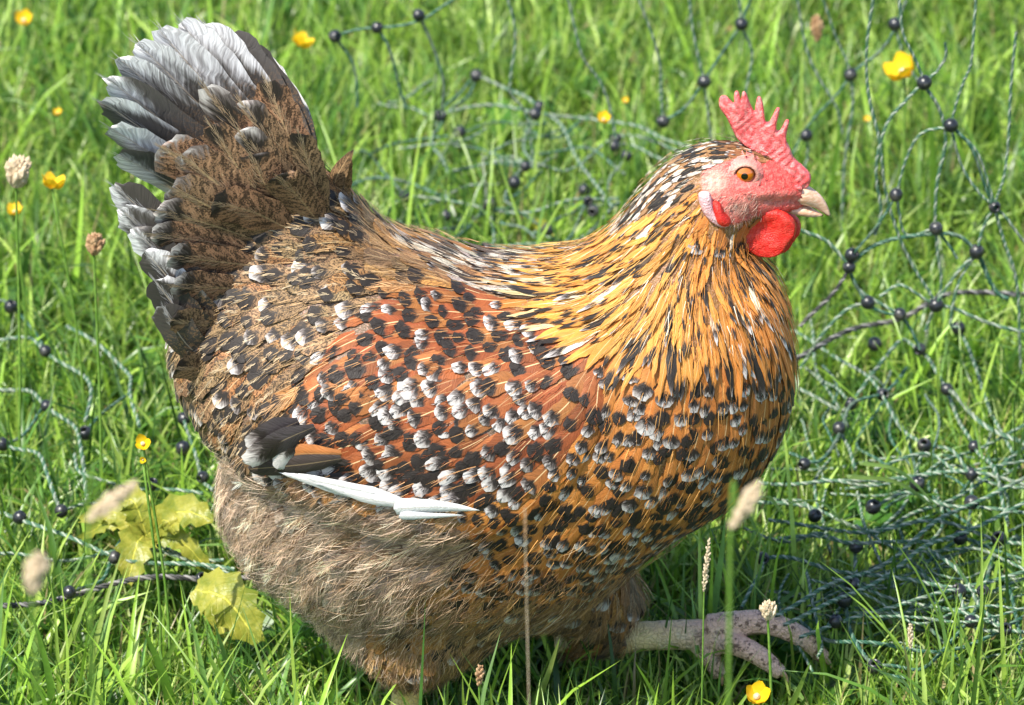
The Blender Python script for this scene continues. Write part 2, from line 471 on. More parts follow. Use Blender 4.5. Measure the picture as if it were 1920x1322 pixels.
# facial relief
hx, hy = sag(BV)
nside = np.sign(BV[:, 1]); face_z = (hx > 1290) & (hy < 470)
sock = np.exp(-(((hx-1397)/26)**2+((hy-327)/24)**2)); brow = np.exp(-(((hx-1415)/45)**2+((hy-300)/10)**2))
mouth = np.exp(-(((hy-(378+.0*(hx-1450)))/5)**2))*smoothstep(1420, 1440, hx)
cheekr = np.exp(-(((hx-1440)/40)**2+((hy-362)/10)**2))
lid = np.exp(-((np.hypot(hx-1397, hy-327)-27)/6)**2)
wr = np.sin(hx*.22+hy*.31+2*np.sin(hy*.13))*np.sin(hy*.55-hx*.17)
dy = -.0014*sock+.0005*brow-.0018*mouth+.0016*cheekr+.0007*lid+.0006*wr+.0004*np.sin(hx*.5+2*np.sin(hy*.33))*np.sin(hy*.42)
BV[:, 1] += nside*dy*face_z*(np.abs(BV[:, 1]) > .004)
body_bvh = BVHTree.FromPolygons([Vector(v) for v in BV], [tuple(f) for f in BF.tolist()])
fc_ = BV[BF].mean(1); e1 = BV[BF[:, 2]]-BV[BF[:, 0]]; e2 = BV[BF[:, 3]]-BV[BF[:, 1]]
FN = np.cross(e1, e2); FA = np.linalg.norm(FN, axis=1)/2; FN /= (np.linalg.norm(FN, axis=1)[:, None]+1e-12)
# skin colour: red face, grey-brown under the feathers
FACE = closed_smooth([(1318,322),(1345,308),(1390,296),(1428,306),(1450,300),(1490,312),(1530,340),(1530,400),(1480,408),(1430,405),(1395,415),(1365,424),(1340,400),(1318,365)], 3)
inF = inpoly(hx, hy, FACE)
colr = np.tile(np.array([.13, .085, .05, 0.]), (len(BV), 1))
colr[(hx > 950) & (hy < 1000)] = (.22, .11, .035, 0)
red = np.array([.62, .06, .052, 1]); pale = np.array([.62, .27, .21, 1]); cream = np.array([.58, .36, .27, 1])
colr[inF] = red
def blend(m, c):
    global colr
    m = (m*inF)[:, None]; colr = colr*(1-m)+np.asarray(c)*m
nz = np.sin(hx*.31+hy*.17)*np.sin(hy*.37-hx*.11)
blend(np.clip(np.exp(-(((hx-1338)/22)**2+((hy-343)/22)**2))*1.5, 0, 1), cream)
blend(np.clip(np.exp(-(((hx-1440)/55)**2+((hy-373)/16)**2))*.7+.2*nz, 0, 1), pale)
blend(np.clip(.25*nz, 0, 1), (.8, .3, .25, 1))
blend(.5*smoothstep(.2, .9, np.sin(hx*.45+3*np.sin(hy*.2))*np.sin(hy*.6)), (.5, .03, .03, 1))
blend(.8*np.exp(-(((hx-1385)/32)**2+((hy-392)/20)**2)), (.30, .20, .15, 1))
blend(.6*np.exp(-((hy-379-.05*(hx-1450))/3.5)**2)*smoothstep(1425, 1440, hx), (.35, .1, .08, 1))
blend(.55*np.exp(-((np.hypot(hx-1397, hy-327)-21)/5)**2), (.45, .2, .17, 1))
hen = empty('hen', (0, 0, 0), 'speckled hen with golden neck, rusty spangled wing, red comb and grey-white tail walking right', 'hen')
bme = mesh('body', BV, BF, [m_body], {'bc': ('FLOAT_COLOR', colr)})
link('body', bme, hen)
# ------------------------------------------------------------------ feather field
REG = {
 'face': FACE,
 'crown': closed_smooth([(1150,430),(1195,340),(1250,285),(1340,240),(1450,262),(1500,300),(1490,330),(1450,312),(1430,308),(1390,296),(1345,308),(1318,330),(1290,365),(1230,385),(1180,420)], 3),
 'hackle': closed_smooth([(1180,370),(1310,330),(1320,400),(1350,428),(1400,430),(1450,470),(1520,540),(1530,600),(1500,640),(1400,655),(1280,655),(1180,650),(1110,620),(1060,580),(1020,540),(1010,500),(1040,470),(1110,420)], 3),
 'wing': closed_smooth([(1130,640),(1060,585),(960,560),(860,545),(760,550),(680,600),(600,690),(540,780),(475,845),(480,885),(560,880),(660,900),(760,925),(880,935),(980,905),(1060,850),(1110,780),(1140,700)], 4),
 'rump': [(640,250),(560,200),(250,350),(250,700),(400,840),(462,845),(560,730),(620,650),(700,590),(780,560),(740,500),(690,380)],
 'saddle': [(640,300),(690,390),(770,470),(860,530),(960,560),(1020,560),(1060,590),(1060,400),(700,300)],
 'fluff': [(380,820),(462,850),(470,880),(660,915),(760,940),(880,950),(930,1000),(850,1060),(780,1130),(700,1190),(600,1260),(300,1200)],
}
DIRS = np.array([(1450,290,-1,0),(1400,280,-1,-.05),(1330,275,-1,.25),(1250,310,-.85,.55),(1200,370,-.8,.7),(1330,360,-.8,.6),(1330,430,-.35,1),(1390,440,-.1,1),(1430,470,.1,1),
 (1230,430,-.7,.8),(1130,460,-.9,.5),(1060,500,-1,.4),(980,530,-1,.35),(1120,600,-.75,.85),(1040,620,-.9,.6),(1200,600,-.35,1),(1290,600,-.1,1),(1380,580,.05,1),
 (1450,600,.12,1),(1490,660,.05,1),(1150,720,-.5,1),(1280,740,-.15,1),(1420,740,-.05,1),(1300,850,-.3,1),(1450,830,-.25,1),(1180,880,-.5,.9),(1080,900,-.7,.75),
 (1350,930,-.6,.8),(1150,1000,-.6,.8),(1050,1000,-.6,.8),(700,680,-.9,.6),(820,640,-1,.5),(950,680,-1,.6),(600,780,-.9,.5),(720,820,-1,.4),(850,850,-1,.35),(980,800,-.8,.6),
 (800,520,-1,.15),(900,530,-1,.2),(720,460,-1,.0),(620,420,-1,-.15),(520,380,-1,-.45),(450,400,-.9,-.35),(430,500,-1,.05),(560,500,-1,.1),(380,600,-.9,.5),(480,620,-.8,.5),
 (560,620,-.85,.5),(400,720,-.6,.8),(480,760,-.6,.8),(450,890,-.9,.5),(430,1000,-.6,.8),(550,1000,-.75,.65),(700,1000,-.9,.45),(820,980,-1,.3),(600,1130,-.5,.9),(750,1150,-.5,.9),
 (900,1050,-.75,.6),(900,1150,-.5,.9),(800,1260,-.1,1),(1000,1120,-.4,.9),(1150,1100,-.4,.9),(1000,1180,-.6,.8)], float)
DIRS[:, 2:] /= np.hypot(DIRS[:, 2], DIRS[:, 3])[:, None]
def dirfield(px, py):
    w = np.exp(-((px-DIRS[:, 0])**2+(py-DIRS[:, 1])**2)/(2*55**2))+1e-9*np.exp(-((px-DIRS[:, 0])**2+(py-DIRS[:, 1])**2)/(2*200**2))
    d = (w[:, None]*DIRS[:, 2:]).sum(0); d /= np.hypot(*d)+1e-12
    return Vector((d[0], 0, -d[1]))
KEYS = ['thigh', 'breast', 'fluff', 'rump', 'saddle', 'wing', 'hackle', 'crown', 'face']
gx_, gy_ = np.meshgrid(np.arange(0, 1920, 3.), np.arange(-60, 1500, 3.))
RMAP = np.where((gx_ > 890) & (gy_ < 1125-(gx_-930)*.10) & (gy_ < 1100), 1, 0)
for i_ in range(2, 9): RMAP[inpoly(gx_, gy_, REG[KEYS[i_]])] = i_
def rid(px, py):
    return RMAP[np.clip((np.asarray(py)+60)/3, 0, RMAP.shape[0]-1).astype(int), np.clip(np.asarray(px)/3, 0, RMAP.shape[1]-1).astype(int)]
def region(px, py): return KEYS[int(rid(px, py))]
# spacing, length, width (px) of each kind of feather
SPEC = {'crown': (10, 32, 9), 'hackle': (16, 108, 19), 'wing': (22, 82, 36), 'breast': (22, 76, 33), 'saddle': (21, 72, 24),
        'rump': (22, 82, 34), 'fluff': (26, 84, 40), 'thigh': (26, 84, 38)}
def pick(r, px, py, R):
    """colour, (white start, black start, mottle, shaft)"""
    def j(c, a=.25):
        k = 1+R.uniform(-a, a); return tuple(max(.004, x*k*(1+R.uniform(-.06, .06))) for x in c)
    if r == 'crown':
        t = R.random(); front = px > 1375 and py > 268
        c = (.27, .11, .04) if (front and t < .5) else (.66, .58, .47) if t < .38 else (.02, .016, .013) if t < .90 else (.30, .17, .07)
        return j(c), (2 if t > .3 else .8, .72 if t < .5 else 1.4, .1, .2)
    if r == 'hackle':
        up = np.clip((560-py)/180, 0, 1); fr = np.clip((px-1250)/200, 0, 1)
        gold = np.array([.62, .265, .045])*(1-fr)+np.array([.56, .19, .03])*fr
        if px < 1080 and R.random() < .3: gold = np.array([.75, .54, .27])
        t = R.random()
        if t < .06: return j((.75, .62, .45)), (.75, .6, .0, .2)
        if t < .60: return j(gold), (2 if R.random() < .75 else .93, R.uniform(.60, .84), .05, .5)
        if t < .70: return j((.10, .06, .03)), (.9, .35, .1, .4)
        return j(gold), (2, 1.6, .03, .6)
    if r == 'wing':
        rust = np.array([.27, .072, .020]) if R.random() < .7 else np.array([.34, .12, .032])
        white = R.random() < (.8 if math.hypot((px-930)/170, (py-730)/75) < 1 or math.hypot((px-740)/120, (py-880)/70) < 1 or px < 600 else .35)
        b = R.uniform(.58, .74)
        if px < 1010 and py > 850: b = R.uniform(.42, .55); white = R.random() < .65; return j(rust), (b+R.uniform(.22, .30) if white else 2, b, .1, .2)
        return j(rust), (b+R.uniform(.13, .20) if white else 2, b, .10, .9 if R.random() < .5 else .3)
    if r == 'breast':
        f = np.clip((px-1250)/220, 0, 1)
        base = np.array([.50, .18, .036])*(1-f)+np.array([.42, .14, .026])*f
        white = R.random() < (.75 if py < 860 and px < 1400 else .4)
        b = R.uniform(.58, .74)
        return j(base), (b+R.uniform(.14, .22) if white else 2, b, .05, .7 if R.random() < .4 else .2)
    if r == 'saddle':
        t = R.random()
        c = (.72, .62, .5) if t < (.5 if px > 850 else .28) else (.36, .17, .07) if t < .75 else (.10, .06, .035)
        return j(c), (.9 if t > .5 else 2, R.uniform(.6, .8) if R.random() < .6 else 2, .5, .5)
    if r == 'rump':
        c = (.30, .18, .085) if R.random() < .7 else (.34, .165, .06)
        t = R.random(); b = R.uniform(.52, .76)
        return j(c), (b+.22 if t < .24 else 2, b if t < .85 else 2, 1.0, .8 if R.random() < .4 else .1)
    if r == 'fluff':
        t = R.random(); c = (.40, .29, .21) if t < .5 else (.46, .36, .28) if t < .7 else (.24, .14, .08)
        return j(c), (2, 2, .45, .3)
    c = (.46, .21, .06) if R.random() < .45 else (.36, .19, .07) if R.random() < .5 else (.20, .12, .06)
    t = R.random(); b = R.uniform(.62, .8)
    return j(c), (b+.13 if t < .28 else 2, b if t < .55 else 2, .55, .4)
US = np.array([-1, -.55, 0, .55, 1.])
def rowsv(n): t = np.linspace(0, 1, n); return 1-(1-t)**1.7
def blade_rows(shape, n):
    v = rowsv(n)
    if shape == 'point': w = np.minimum(1, v*3+.35)*np.clip((1-v)/.45, 0, 1)**.75
    elif shape == 'taper': w = v**.7*np.sqrt(np.clip(1-np.clip((v-.78)/.22, 0, 1)**2.4, 0, 1))
    elif shape == 'long': w = np.minimum(1, v*2.4+.3)*np.sqrt(np.clip(1-np.clip((v-.80)/.20, 0, 1)**2.2, 0, 1))
    else: w = np.minimum(1, v*2+.3)*np.clip(1-np.clip((v-.70)/.30, 0, 1)**3.2, 0, 1)**.38
    return v, w
def feather_geo(P, N, half, shape, R, ragged=.14, camber=.08, seed=0.):
    """P, N: spine points and normals (n,3). returns V, F, uv"""
    n = len(P); v, w = blade_rows(shape, n)
    T = np.gradient(P, axis=0); T /= np.linalg.norm(T, axis=1)[:, None]+1e-12
    Sd = np.cross(N, T); Sd /= np.linalg.norm(Sd, axis=1)[:, None]+1e-12
    jit = np.ones((n, 5)); jit[:, 0] += rng.uniform(-ragged, ragged, n); jit[:, 4] += rng.uniform(-ragged, ragged, n)
    off = US[None]*jit*w[:, None]*half
    V = P[:, None]+Sd[:, None]*off[..., None]-N[:, None]*(camber*half*(US[None]**2)*w[:, None])[..., None]
    # barbs sweep to the tip: outer columns slide forward, raggedly
    L = np.linalg.norm(P[-1]-P[0])
    slide = (.05*L*np.abs(US)[None]*(v*(1-v)*2)[:, None]) + rng.uniform(-.025, .025, (n, 5))*L*(np.abs(US) > .3)[None]*(v > .15)[:, None]*(v < .99)[:, None]
    V = V+T[:, None]*slide[..., None]
    
    i = np.arange(n-1)[:, None]*5+np.arange(4)[None]
    F = np.stack([i, i+1, i+6, i+5], -1).reshape(-1, 4)
    uv = np.stack([np.tile(US, (n, 1)), np.tile(v[:, None], (1, 5)), np.full((n, 5), seed)], -1).reshape(-1, 3)
    return V.reshape(-1, 3), F, uv
def fdata(nv, uv, col, par):
    return {'fuv': uv, 'fc': np.tile([*col, 1.], (nv, 1)), 'fp': np.tile(par, (nv, 1))}
NAMES = {'crown': 'crown_feather', 'hackle': 'neck_feather', 'wing': 'wing_feather', 'breast': 'breast_feather', 'saddle': 'back_feather',
         'rump': 'rump_feather', 'fluff': 'flank_feather', 'thigh': 'thigh_feather'}
R = random.Random(11)
def nz2(px, py, s, o=0): return .5+.25*(math.sin(px/s+1.3*math.sin(py/s*1.1+o)+o)+math.sin(py/s*.9+1.7*math.sin(px/s*.8+o*2)))
cand = rng.choice(len(fc_), 60000, p=FA/FA.sum())
SX, SY = sag(fc_)
placed = {}; cell = .012; feathers = {k: [] for k in SPEC}
for ci in cand:
    p = fc_[ci]; px, py = SX[ci], SY[ci]
    r = region(px, py)
    if r == 'face': continue
    sp = SPEC[r][0]*S
    if p[1] > .01: sp *= 1.25
    key = tuple((p/cell).astype(int)); bad = False
    for a in (-1, 0, 1):
        for b in (-1, 0, 1):
            for c in (-1, 0, 1):
                for q, rq in placed.get((key[0]+a, key[1]+b, key[2]+c), ()):
                    if np.abs(q-p).max() < max(sp, rq) and ((q-p)**2).sum() < (.5*(sp+rq))**2: bad = True; break
                if bad: break
            if bad: break
        if bad: break
    if bad: continue
    placed.setdefault(key, []).append((p, sp))
    feathers[r].append((p, FN[ci], px, py))
def grow(p, nrm, L, n, lift, R, spread=.12, base_h=.0004):
    P = []; N = []; cur = Vector(p); vs_ = rowsv(n)
    ang = R.gauss(0, spread); lastd = None
    for i in range(n):
        co, no, _, _ = body_bvh.find_nearest(cur)
        if lastd is not None and no.dot(N[-1]) < .2: no = Vector(N[-1])
        P.append(co+no*(base_h+lift*vs_[i]**1.15)); N.append(no)
        sx, sy = sag(np.array(co)); d = dirfield(float(sx), float(sy))
        d = d-no*d.dot(no)
        if d.length < .25: d = (lastd-no*lastd.dot(no)) if lastd is not None else no.cross(Vector((0, 1, 0)))
        d.normalize(); d.rotate(Matrix.Rotation(ang*(1 if p[1] < 0 else -1), 3, no))
        lastd = d; cur = co+d*(L*(vs_[min(i+1, n-1)]-vs_[i]))
    return np.array([tuple(x) for x in P]), np.array([tuple(x) for x in N])
def barbs(P, N, half, v, col, tip, R, n=44, ang=.55, blen=.45, rad=.00013, v0=.25, wild=.3):
    """loose barbs along a feather's shaft; returns verts, faces, colours"""
    L = np.linalg.norm(np.diff(P, axis=0), axis=1).sum(); T = np.gradient(P, axis=0); T /= np.linalg.norm(T, axis=1)[:, None]+1e-12
    s = rng.uniform(v0, 1, n)**.8; i = np.interp(s, v, np.arange(len(v))); i0 = np.minimum(i.astype(int), len(v)-2); f = (i-i0)[:, None]
    p = P[i0]*(1-f)+P[i0+1]*f; t = T[i0]*(1-f)+T[i0+1]*f; nn = N[i0]*(1-f)+N[i0+1]*f
    t /= np.linalg.norm(t, axis=1)[:, None]; sd = np.cross(nn, t); sgn = rng.choice([-1, 1], n)[:, None]
    a = (ang*(1.25-s)+rng.normal(0, .12, n))[:, None]; start = rng.uniform(0, .6, n)[:, None]*half*(1-s)[:, None]
    d0 = t*np.cos(a)+sd*np.sin(a)*sgn; a1 = a*.35+rng.normal(0, wild, n)[:, None]; d1 = t*np.cos(a1)+sd*np.sin(a1)*sgn
    ln = (blen*L*rng.uniform(.45, 1.1, n))[:, None]; lift = nn*(ln*rng.uniform(.0, .22, n)[:, None])
    p = p+sd*sgn*start
    q1 = p+d0*ln*.4+lift*.4; q2 = q1+(d0*.4+d1*.6)*ln*.35+lift*.4; q3 = q2+d1*ln*.28
    w = np.cross(nn, d0); w /= np.linalg.norm(w, axis=1)[:, None]; w = w*rad*rng.uniform(.6, 1.5, n)[:, None]
    V = np.stack([p-w, p+w, q1-w, q1+w, q2-w*.7, q2+w*.7, q3-w*.15, q3+w*.15], 1)
    k = np.arange(n)[:, None]*8
    F = np.concatenate([k+np.array([[0, 1, 3, 2]]), k+np.array([[2, 3, 5, 4]]), k+np.array([[4, 5, 7, 6]])], 0)
    jit = rng.uniform(.7, 1.3, n)[:, None, None]; mixv = (s[:, None]*.6+np.array([0, .15, .3, .4])[None])[..., None]
    cc = (np.array(col)*(1-mixv)+np.array(tip)*mixv)*jit; cc = np.repeat(cc, 2, 1)
    return V.reshape(-1, 3), F, np.concatenate([cc, np.ones((n, 8, 1))], 2).reshape(-1, 4)
DOWN = []
def add_down(*a, **k): DOWN.append(barbs(*a, **k))
rest = []
NR = 10
for r, lst in feathers.items():
    sp, Lp, Wp = SPEC[r]
    made = []
    for (p, nrm, px, py) in lst:
        L = Lp*S*R.uniform(.85, 1.2); W = Wp*S*R.uniform(.65, 1.15)/2
        if r == 'hackle':
            k = float(np.clip((math.hypot(px-1400, py-330)-70)/230, 0, 1)); L *= .3+.75*k; W *= .42+.6*k
        lift = {'crown': .0008, 'hackle': .0038, 'wing': .0021, 'breast': .0020, 'saddle': .0028, 'rump': .0042, 'fluff': .003, 'thigh': .0035}[r]*R.uniform(.6, 1.3)
        P, N = grow(p, nrm, L, NR, lift, R, .1 if r != 'rump' else .2)
        shape = 'point' if r in ('crown', 'hackle', 'saddle') else 'round'
        V, F, uv = feather_geo(P, N, W, shape, R, .16 if r != 'hackle' else .3, seed=R.random())
        col, par = pick(r, px, py, R)
        cb = np.array(col); vz = rowsv(NR)
        if r in ('fluff', 'thigh'):
            k_ = float(np.clip((px-780)/200+(py-1080)/450, 0, 1)) if r == 'fluff' else .75
            z_ = nz2(px+py*.5, py-px*.4, 19, 1)**1.3*1.25
            if R.random() < .22: z_ *= .15
            ca_ = (np.array([.76, .54, .37])*(1-k_)+np.array([.48, .25, .08])*k_)*(.42+.95*z_)*R.uniform(.75, 1.2)
            tp_ = ca_*R.choice([.22, .45, 1.2, 1.4]) if r == 'fluff' else ca_*R.choice([.25, .4, .9, 1.4])
            add_down(P, N, W, vz, ca_, tp_, R, n=38 if r == 'fluff' else 24, ang=.6, blen=.42, rad=.00016, v0=.15, wild=.25)
        elif r == 'rump' and p[1] < .01:
            add_down(P, N, W, vz, cb*R.choice([.5, 1.1, 1.6]), np.array([.70, .56, .36])*R.uniform(.6, 1.15), R, n=13, ang=.45, blen=.14, rad=.00013, v0=.7)
        elif r in ('wing', 'breast') and p[1] < .01 and R.random() < .5:
            add_down(P, N, W, vz, cb*1.2, cb*1.3, R, n=7, ang=.5, blen=.14, rad=.00011, v0=.45)
        if r in ('wing', 'breast') and p[1] < .01:
            if par[0] < 1.5: add_down(P, N, W*1.6, vz, (.34, .31, .28), (.56, .52, .48), R, n=9, ang=.45, blen=.08, rad=.00010, v0=.80, wild=.3)
            if par[1] < 1.5: add_down(P, N, W*1.8, vz, (.02, .015, .012), (.03, .02, .016), R, n=20, ang=.5, blen=.12, rad=.00012, v0=max(.3, par[1]-.12), wild=.3)
        made.append((p[1] < .004 and proj(p)[1] < 1330, L*W, V, F, fdata(len(V), uv, col, par)))
    front = [m for m in made if m[0]]; back = [m for m in made if not m[0]]
    front.sort(key=lambda m: -m[1])
    for m in front[:290]:
        link(NAMES[r], mesh(NAMES[r], m[2], m[3], [m_feather], {'fuv': ('FLOAT_VECTOR', m[4]['fuv']), 'fc': ('FLOAT_COLOR', m[4]['fc']), 'fp': ('FLOAT_COLOR', m[4]['fp'])}), hen)
    rest += front[290:]+back
    print('feathers', r, len(front), len(back))
def join(name, made, mat, parent, **props):
    k = 0; V = []; F = []; A = {}
    for m in made:
        V.append(m[2]); F.append(m[3]+k); k += len(m[2])
        for a, d in m[4].items(): A.setdefault(a, []).append(d)
    kinds = {'fuv': 'FLOAT_VECTOR', 'luv': 'FLOAT_VECTOR'}
    return link(name, mesh(name, np.vstack(V), np.vstack(F), [mat], {a: (kinds.get(a, 'FLOAT_COLOR'), np.vstack(d)) for a, d in A.items()}), parent, **props)
join('small_feathers', rest, m_feather, hen, kind='stuff')
def attrs_of(d): return {a: ('FLOAT_VECTOR' if a in ('fuv', 'luv') else 'FLOAT_COLOR', x) for a, x in d.items()}
# ------------------------------------------------------------------ free standing feathers: tail, coverts, wing primaries
def free_feather(name, pts, ys, half_px, col, par, mat, shape='long', roll=0.0, n=14, ragged=.08, camber=.18, side=-1, droop=0):
    c2 = catmull(pts, n); yy = np.interp(np.linspace(0, 1, n), np.linspace(0, 1, len(ys)), ys)
    vv_ = rowsv(n)*(n-1); c2 = np.stack([np.interp(vv_, np.arange(n), c2[:, 0]), np.interp(vv_, np.arange(n), c2[:, 1])], 1); yy = np.interp(vv_, np.arange(n), yy)
    P = at_y(c2[:, 0], c2[:, 1], yy)
    T = np.gradient(P, axis=0); T /= np.linalg.norm(T, axis=1)[:, None]
    N = np.tile([0., side, 0.], (n, 1)); N -= T*(N*T).sum(1)[:, None]; N /= np.linalg.norm(N, axis=1)[:, None]
    B = np.cross(N, T); N = N*math.cos(roll)+B*math.sin(roll)
    V, F, uv = feather_geo(P, N, half_px*S, shape, R, ragged, camber, R.random())
    d = fdata(len(V), uv, col, par)
    if name: link(name, mesh(name, V, F, [mat], attrs_of(d)), hen)
    if name == 'tail_covert': add_down(P, N, half_px*S, rowsv(n), np.array(col)*1.3, (.50, .38, .24), R, n=60, ang=.42, blen=.12, rad=.00013, v0=.35, wild=.2)
    if name == 'tail_feather': add_down(P, N, half_px*S*1.3, rowsv(n), np.array(col)*1.6, (.6, .58, .57), R, n=34, ang=.3, blen=.10, rad=.00013, v0=.6, wild=.15)
    return (True, 0, V, F, d)
TIPS = [(452,92,.010),(415,62,.004),(380,46,-.003),(340,42,-.009),(298,56,-.014),(258,80,-.019),(222,108,-.024),(200,146,-.028),(190,190,-.031),(206,240,-.034),(222,290,-.036)]
for i, (tx, ty, y) in enumerate(TIPS):
    bx, by = 588-i*6, 350+i*7
    mx, my = (bx+tx)/2+10-i*2.5, (by+ty)/2-14+i*2
    g = R.uniform(.035, .10)
    free_feather('tail_feather', [(bx, by), (mx, my), (tx, ty)], [-.004, (y-.004)/2, y], R.uniform(38, 50), (g, g*.88, g*.8), (1.3 if i < 2 else R.uniform(.70, 1.04), 2, .5, .8), m_tail, roll=.25+.03*i)
    if i < 8:      # the other half of the tail
        free_feather('tail_feather', [(bx, by), (mx+6, my), (tx+12, ty+10)], [.012, .012+abs(y)*.5, .018+abs(y)], 38, (g, g*.86, g*.76), (.86, 2, .5, .8), m_tail, roll=-.2, side=1)
LOW = [((440,545),(318,440),(214,348)),((440,575),(325,480),(226,392)),((430,600),(338,515),(250,428)),((420,630),(345,555),(272,470)),((410,655),(348,600),(290,525)),((400,690),(345,640),(306,575))]
for i, (p0, p1, p2) in enumerate(LOW):
    g = R.uniform(.03, .06)
    free_feather('tail_feather', [p0, p1, p2], [-.030, -.040-.001*i, -.040-.0015*i], R.uniform(32, 40), (g, g*.85, g*.74), (R.uniform(.86, 1.0) if i < 4 else 1.2, 2, .7, .6), m_tail, roll=.25)
# coverts over the tail, pepper brown with smoky tips
COV = [((600,372),(545,265),(500,155),36,0),((590,380),(520,285),(450,190),34,1),((575,395),(490,300),(385,165),34,1),((560,400),(470,345),(395,235),34,0),((575,385),(510,320),(448,245),36,1),
       ((560,410),(500,350),(470,290),40,0),((530,420),(440,370),(340,290),48,2),((510,410),(410,345),(300,275),52,2),((520,440),(420,400),(322,352),44,2),((480,450),(390,420),(292,395),34,1),((470,470),(370,450),(285,440),30,1),
       ((560,440),(480,400),(400,380),40,0),((600,420),(560,370),(520,330),36,0),((610,400),(585,330),(560,250),26,0),((500,500),(400,490),(318,480),32,1),((480,540),(400,540),(325,535),32,1),((470,600),(390,610),(322,600),30,0),((450,660),(390,690),(330,690),32,0)]
for i, (a, b, c, hw, t) in enumerate(COV):
    par = [(2, .86, 1, .4), (.90, .72, 1, .4), (.95, 2, 1, .6)][t]
    free_feather('tail_covert', [a, b, c], [-.026, -.040, -.042-.0007*i], hw, (.27+.06*R.random(), .17, .09), par, m_feather, 'round', roll=.15, ragged=.12)
# sun-bleached primaries along the wing's lower edge, and dark secondaries at the wing tip
PR_ = [((930,955),(740,935),(525,888),15,(.86,.86,.85)),((960,962),(850,962),(735,962),19,(.9,.9,.9)),((990,958),(880,965),(760,975),15,(.88,.88,.88)),((960,950),(800,948),(610,915),12,(.86,.85,.84)),
      ((1000,975),(900,985),(800,992),11,(.30,.17,.09)),((640,860),(560,878),(462,880),24,(.05,.035,.03)),((640,850),(550,855),(455,866),20,(.45,.18,.05))]
PR = [((750,938),(650,920),(522,886),16,(.66,.65,.64),'point'),((700,925),(600,903),(530,887),9,(.66,.65,.64),'point'),((820,950),(700,938),(590,905),11,(.66,.65,.64),'point'),
      ((900,957),(815,951),(738,955),22,(.72,.72,.71),'taper'),((870,966),(800,968),(748,968),11,(.7,.7,.7),'taper'),
      ((640,860),(560,872),(466,880),22,(.05,.035,.03),'long'),((640,850),(550,852),(462,866),18,(.42,.15,.04),'long')]
wy = []
for i, (a, b, c, hw, col, shp) in enumerate(PR):
    ys = []
    for q in (a, b, c):
        h = hit(q[0], q[1])
        ys.append((h.y if h else -.07)-.0085-.0005*i)
    m = min(ys); ys = [min(y, m+.016) for y in ys]
    free_feather('flight_feather', [a, b, c], ys, hw, col, ((2, 2, .0, .9) if col[0] > .6 else (2, 2, .0, .2)), (m_tail if col[0] > .6 else m_feather), shp, roll=.1, ragged=.05, camber=.3)
for i, (a, c, hw, par, col) in enumerate([((560,790),(470,845),26,(.80,.55,0,.2),(.05,.04,.04)),((590,800),(460,870),22,(.78,.5,0,.2),(.05,.04,.04)),((650,745),(640,850),0,0,0),
      ((560,820),(520,880),16,(.6,.3,0,.1),(.05,.04,.04))]):
    if not hw: continue
    h = hit(*a); y = (h.y if h else -.06)-.011
    free_feather('flight_feather', [a, ((a[0]+c[0])/2, (a[1]+c[1])/2-6), c], [y, y-.003, y], hw, col, par, m_feather, 'round', roll=.1)
# tuft sticking up from the saddle
free_feather('saddle_plume', [(622,372),(632,330),(662,280)], [-.005, -.008, -.01], 16, (.25,.15,.07), (2, .9, .8, .5), m_feather, 'point', roll=.5)
free_feather('saddle_plume', [(640,385),(646,345),(660,300)], [-.003, -.004, -.006], 13, (.30,.17,.07), (2, 2, .8, .5), m_feather, 'point', roll=.5)
# ------------------------------------------------------------------ loose barbs and down
def strands(n, want, lenf, colf, rad, bend=.35, lift=.5, seed=3, base=.003, spread=.25):
    rg = np.random.default_rng(seed)
    ok = PRE[want.__name__](); pa = FA*ok; idx = rg.choice(len(fc_), int(n*2.2), p=pa/pa.sum())
    V = []; F = []; Cc = []; k = 0; cnt = 0
    for ci in idx:
        px, py = SX[ci], SY[ci]
        if not want(px, py, rg): continue
        p = fc_[ci]+(rg.random(3)-.5)*.002; nr = Vector(FN[ci])
        d = dirfield(px, py); d = d-nr*d.dot(nr)
        if d.length < .1: continue
        d.normalize(); d.rotate(Matrix.Rotation(rg.normal(0, spread), 3, nr))
        L = lenf(px, py, rg); col = colf(px, py, rg); w = rad*rg.uniform(.6, 1.3)
        d = np.array(d); nn = np.array(nr); sd_ = np.cross(nn, d); cv = rg.normal(0, bend)
        t = np.array([0, .35, .7, 1.])
        P = p+nn*(base+L*lift*rg.uniform(.4, 1)*(t-.55*t**2))[:, None]+d*(L*t)[:, None]+sd_*(cv*L*t**2*.5)[:, None]
        tw = sd_*math.cos(cv*3)+nn*math.sin(cv*3)
        ww = np.array([1, .9, .6, .15])*w
        vv = np.empty((8, 3)); vv[0::2] = P-tw*ww[:, None]; vv[1::2] = P+tw*ww[:, None]
        V.append(vv)
        for i in range(3): F.append((k+2*i, k+2*i+1, k+2*i+3, k+2*i+2))
        Cc.append(np.tile([*col, 1.], (8, 1))); k += 8; cnt += 1
        if cnt >= n: break
    return np.vstack(V), np.array(F), np.vstack(Cc)
def inR(k, px, py): return region(px, py) == k
def fluffy(px, py, rg): return inR('fluff', px, py) or (py > 1000 and px < 1300 and not (px > 930 and py < 1060 and rg.random() < .8))
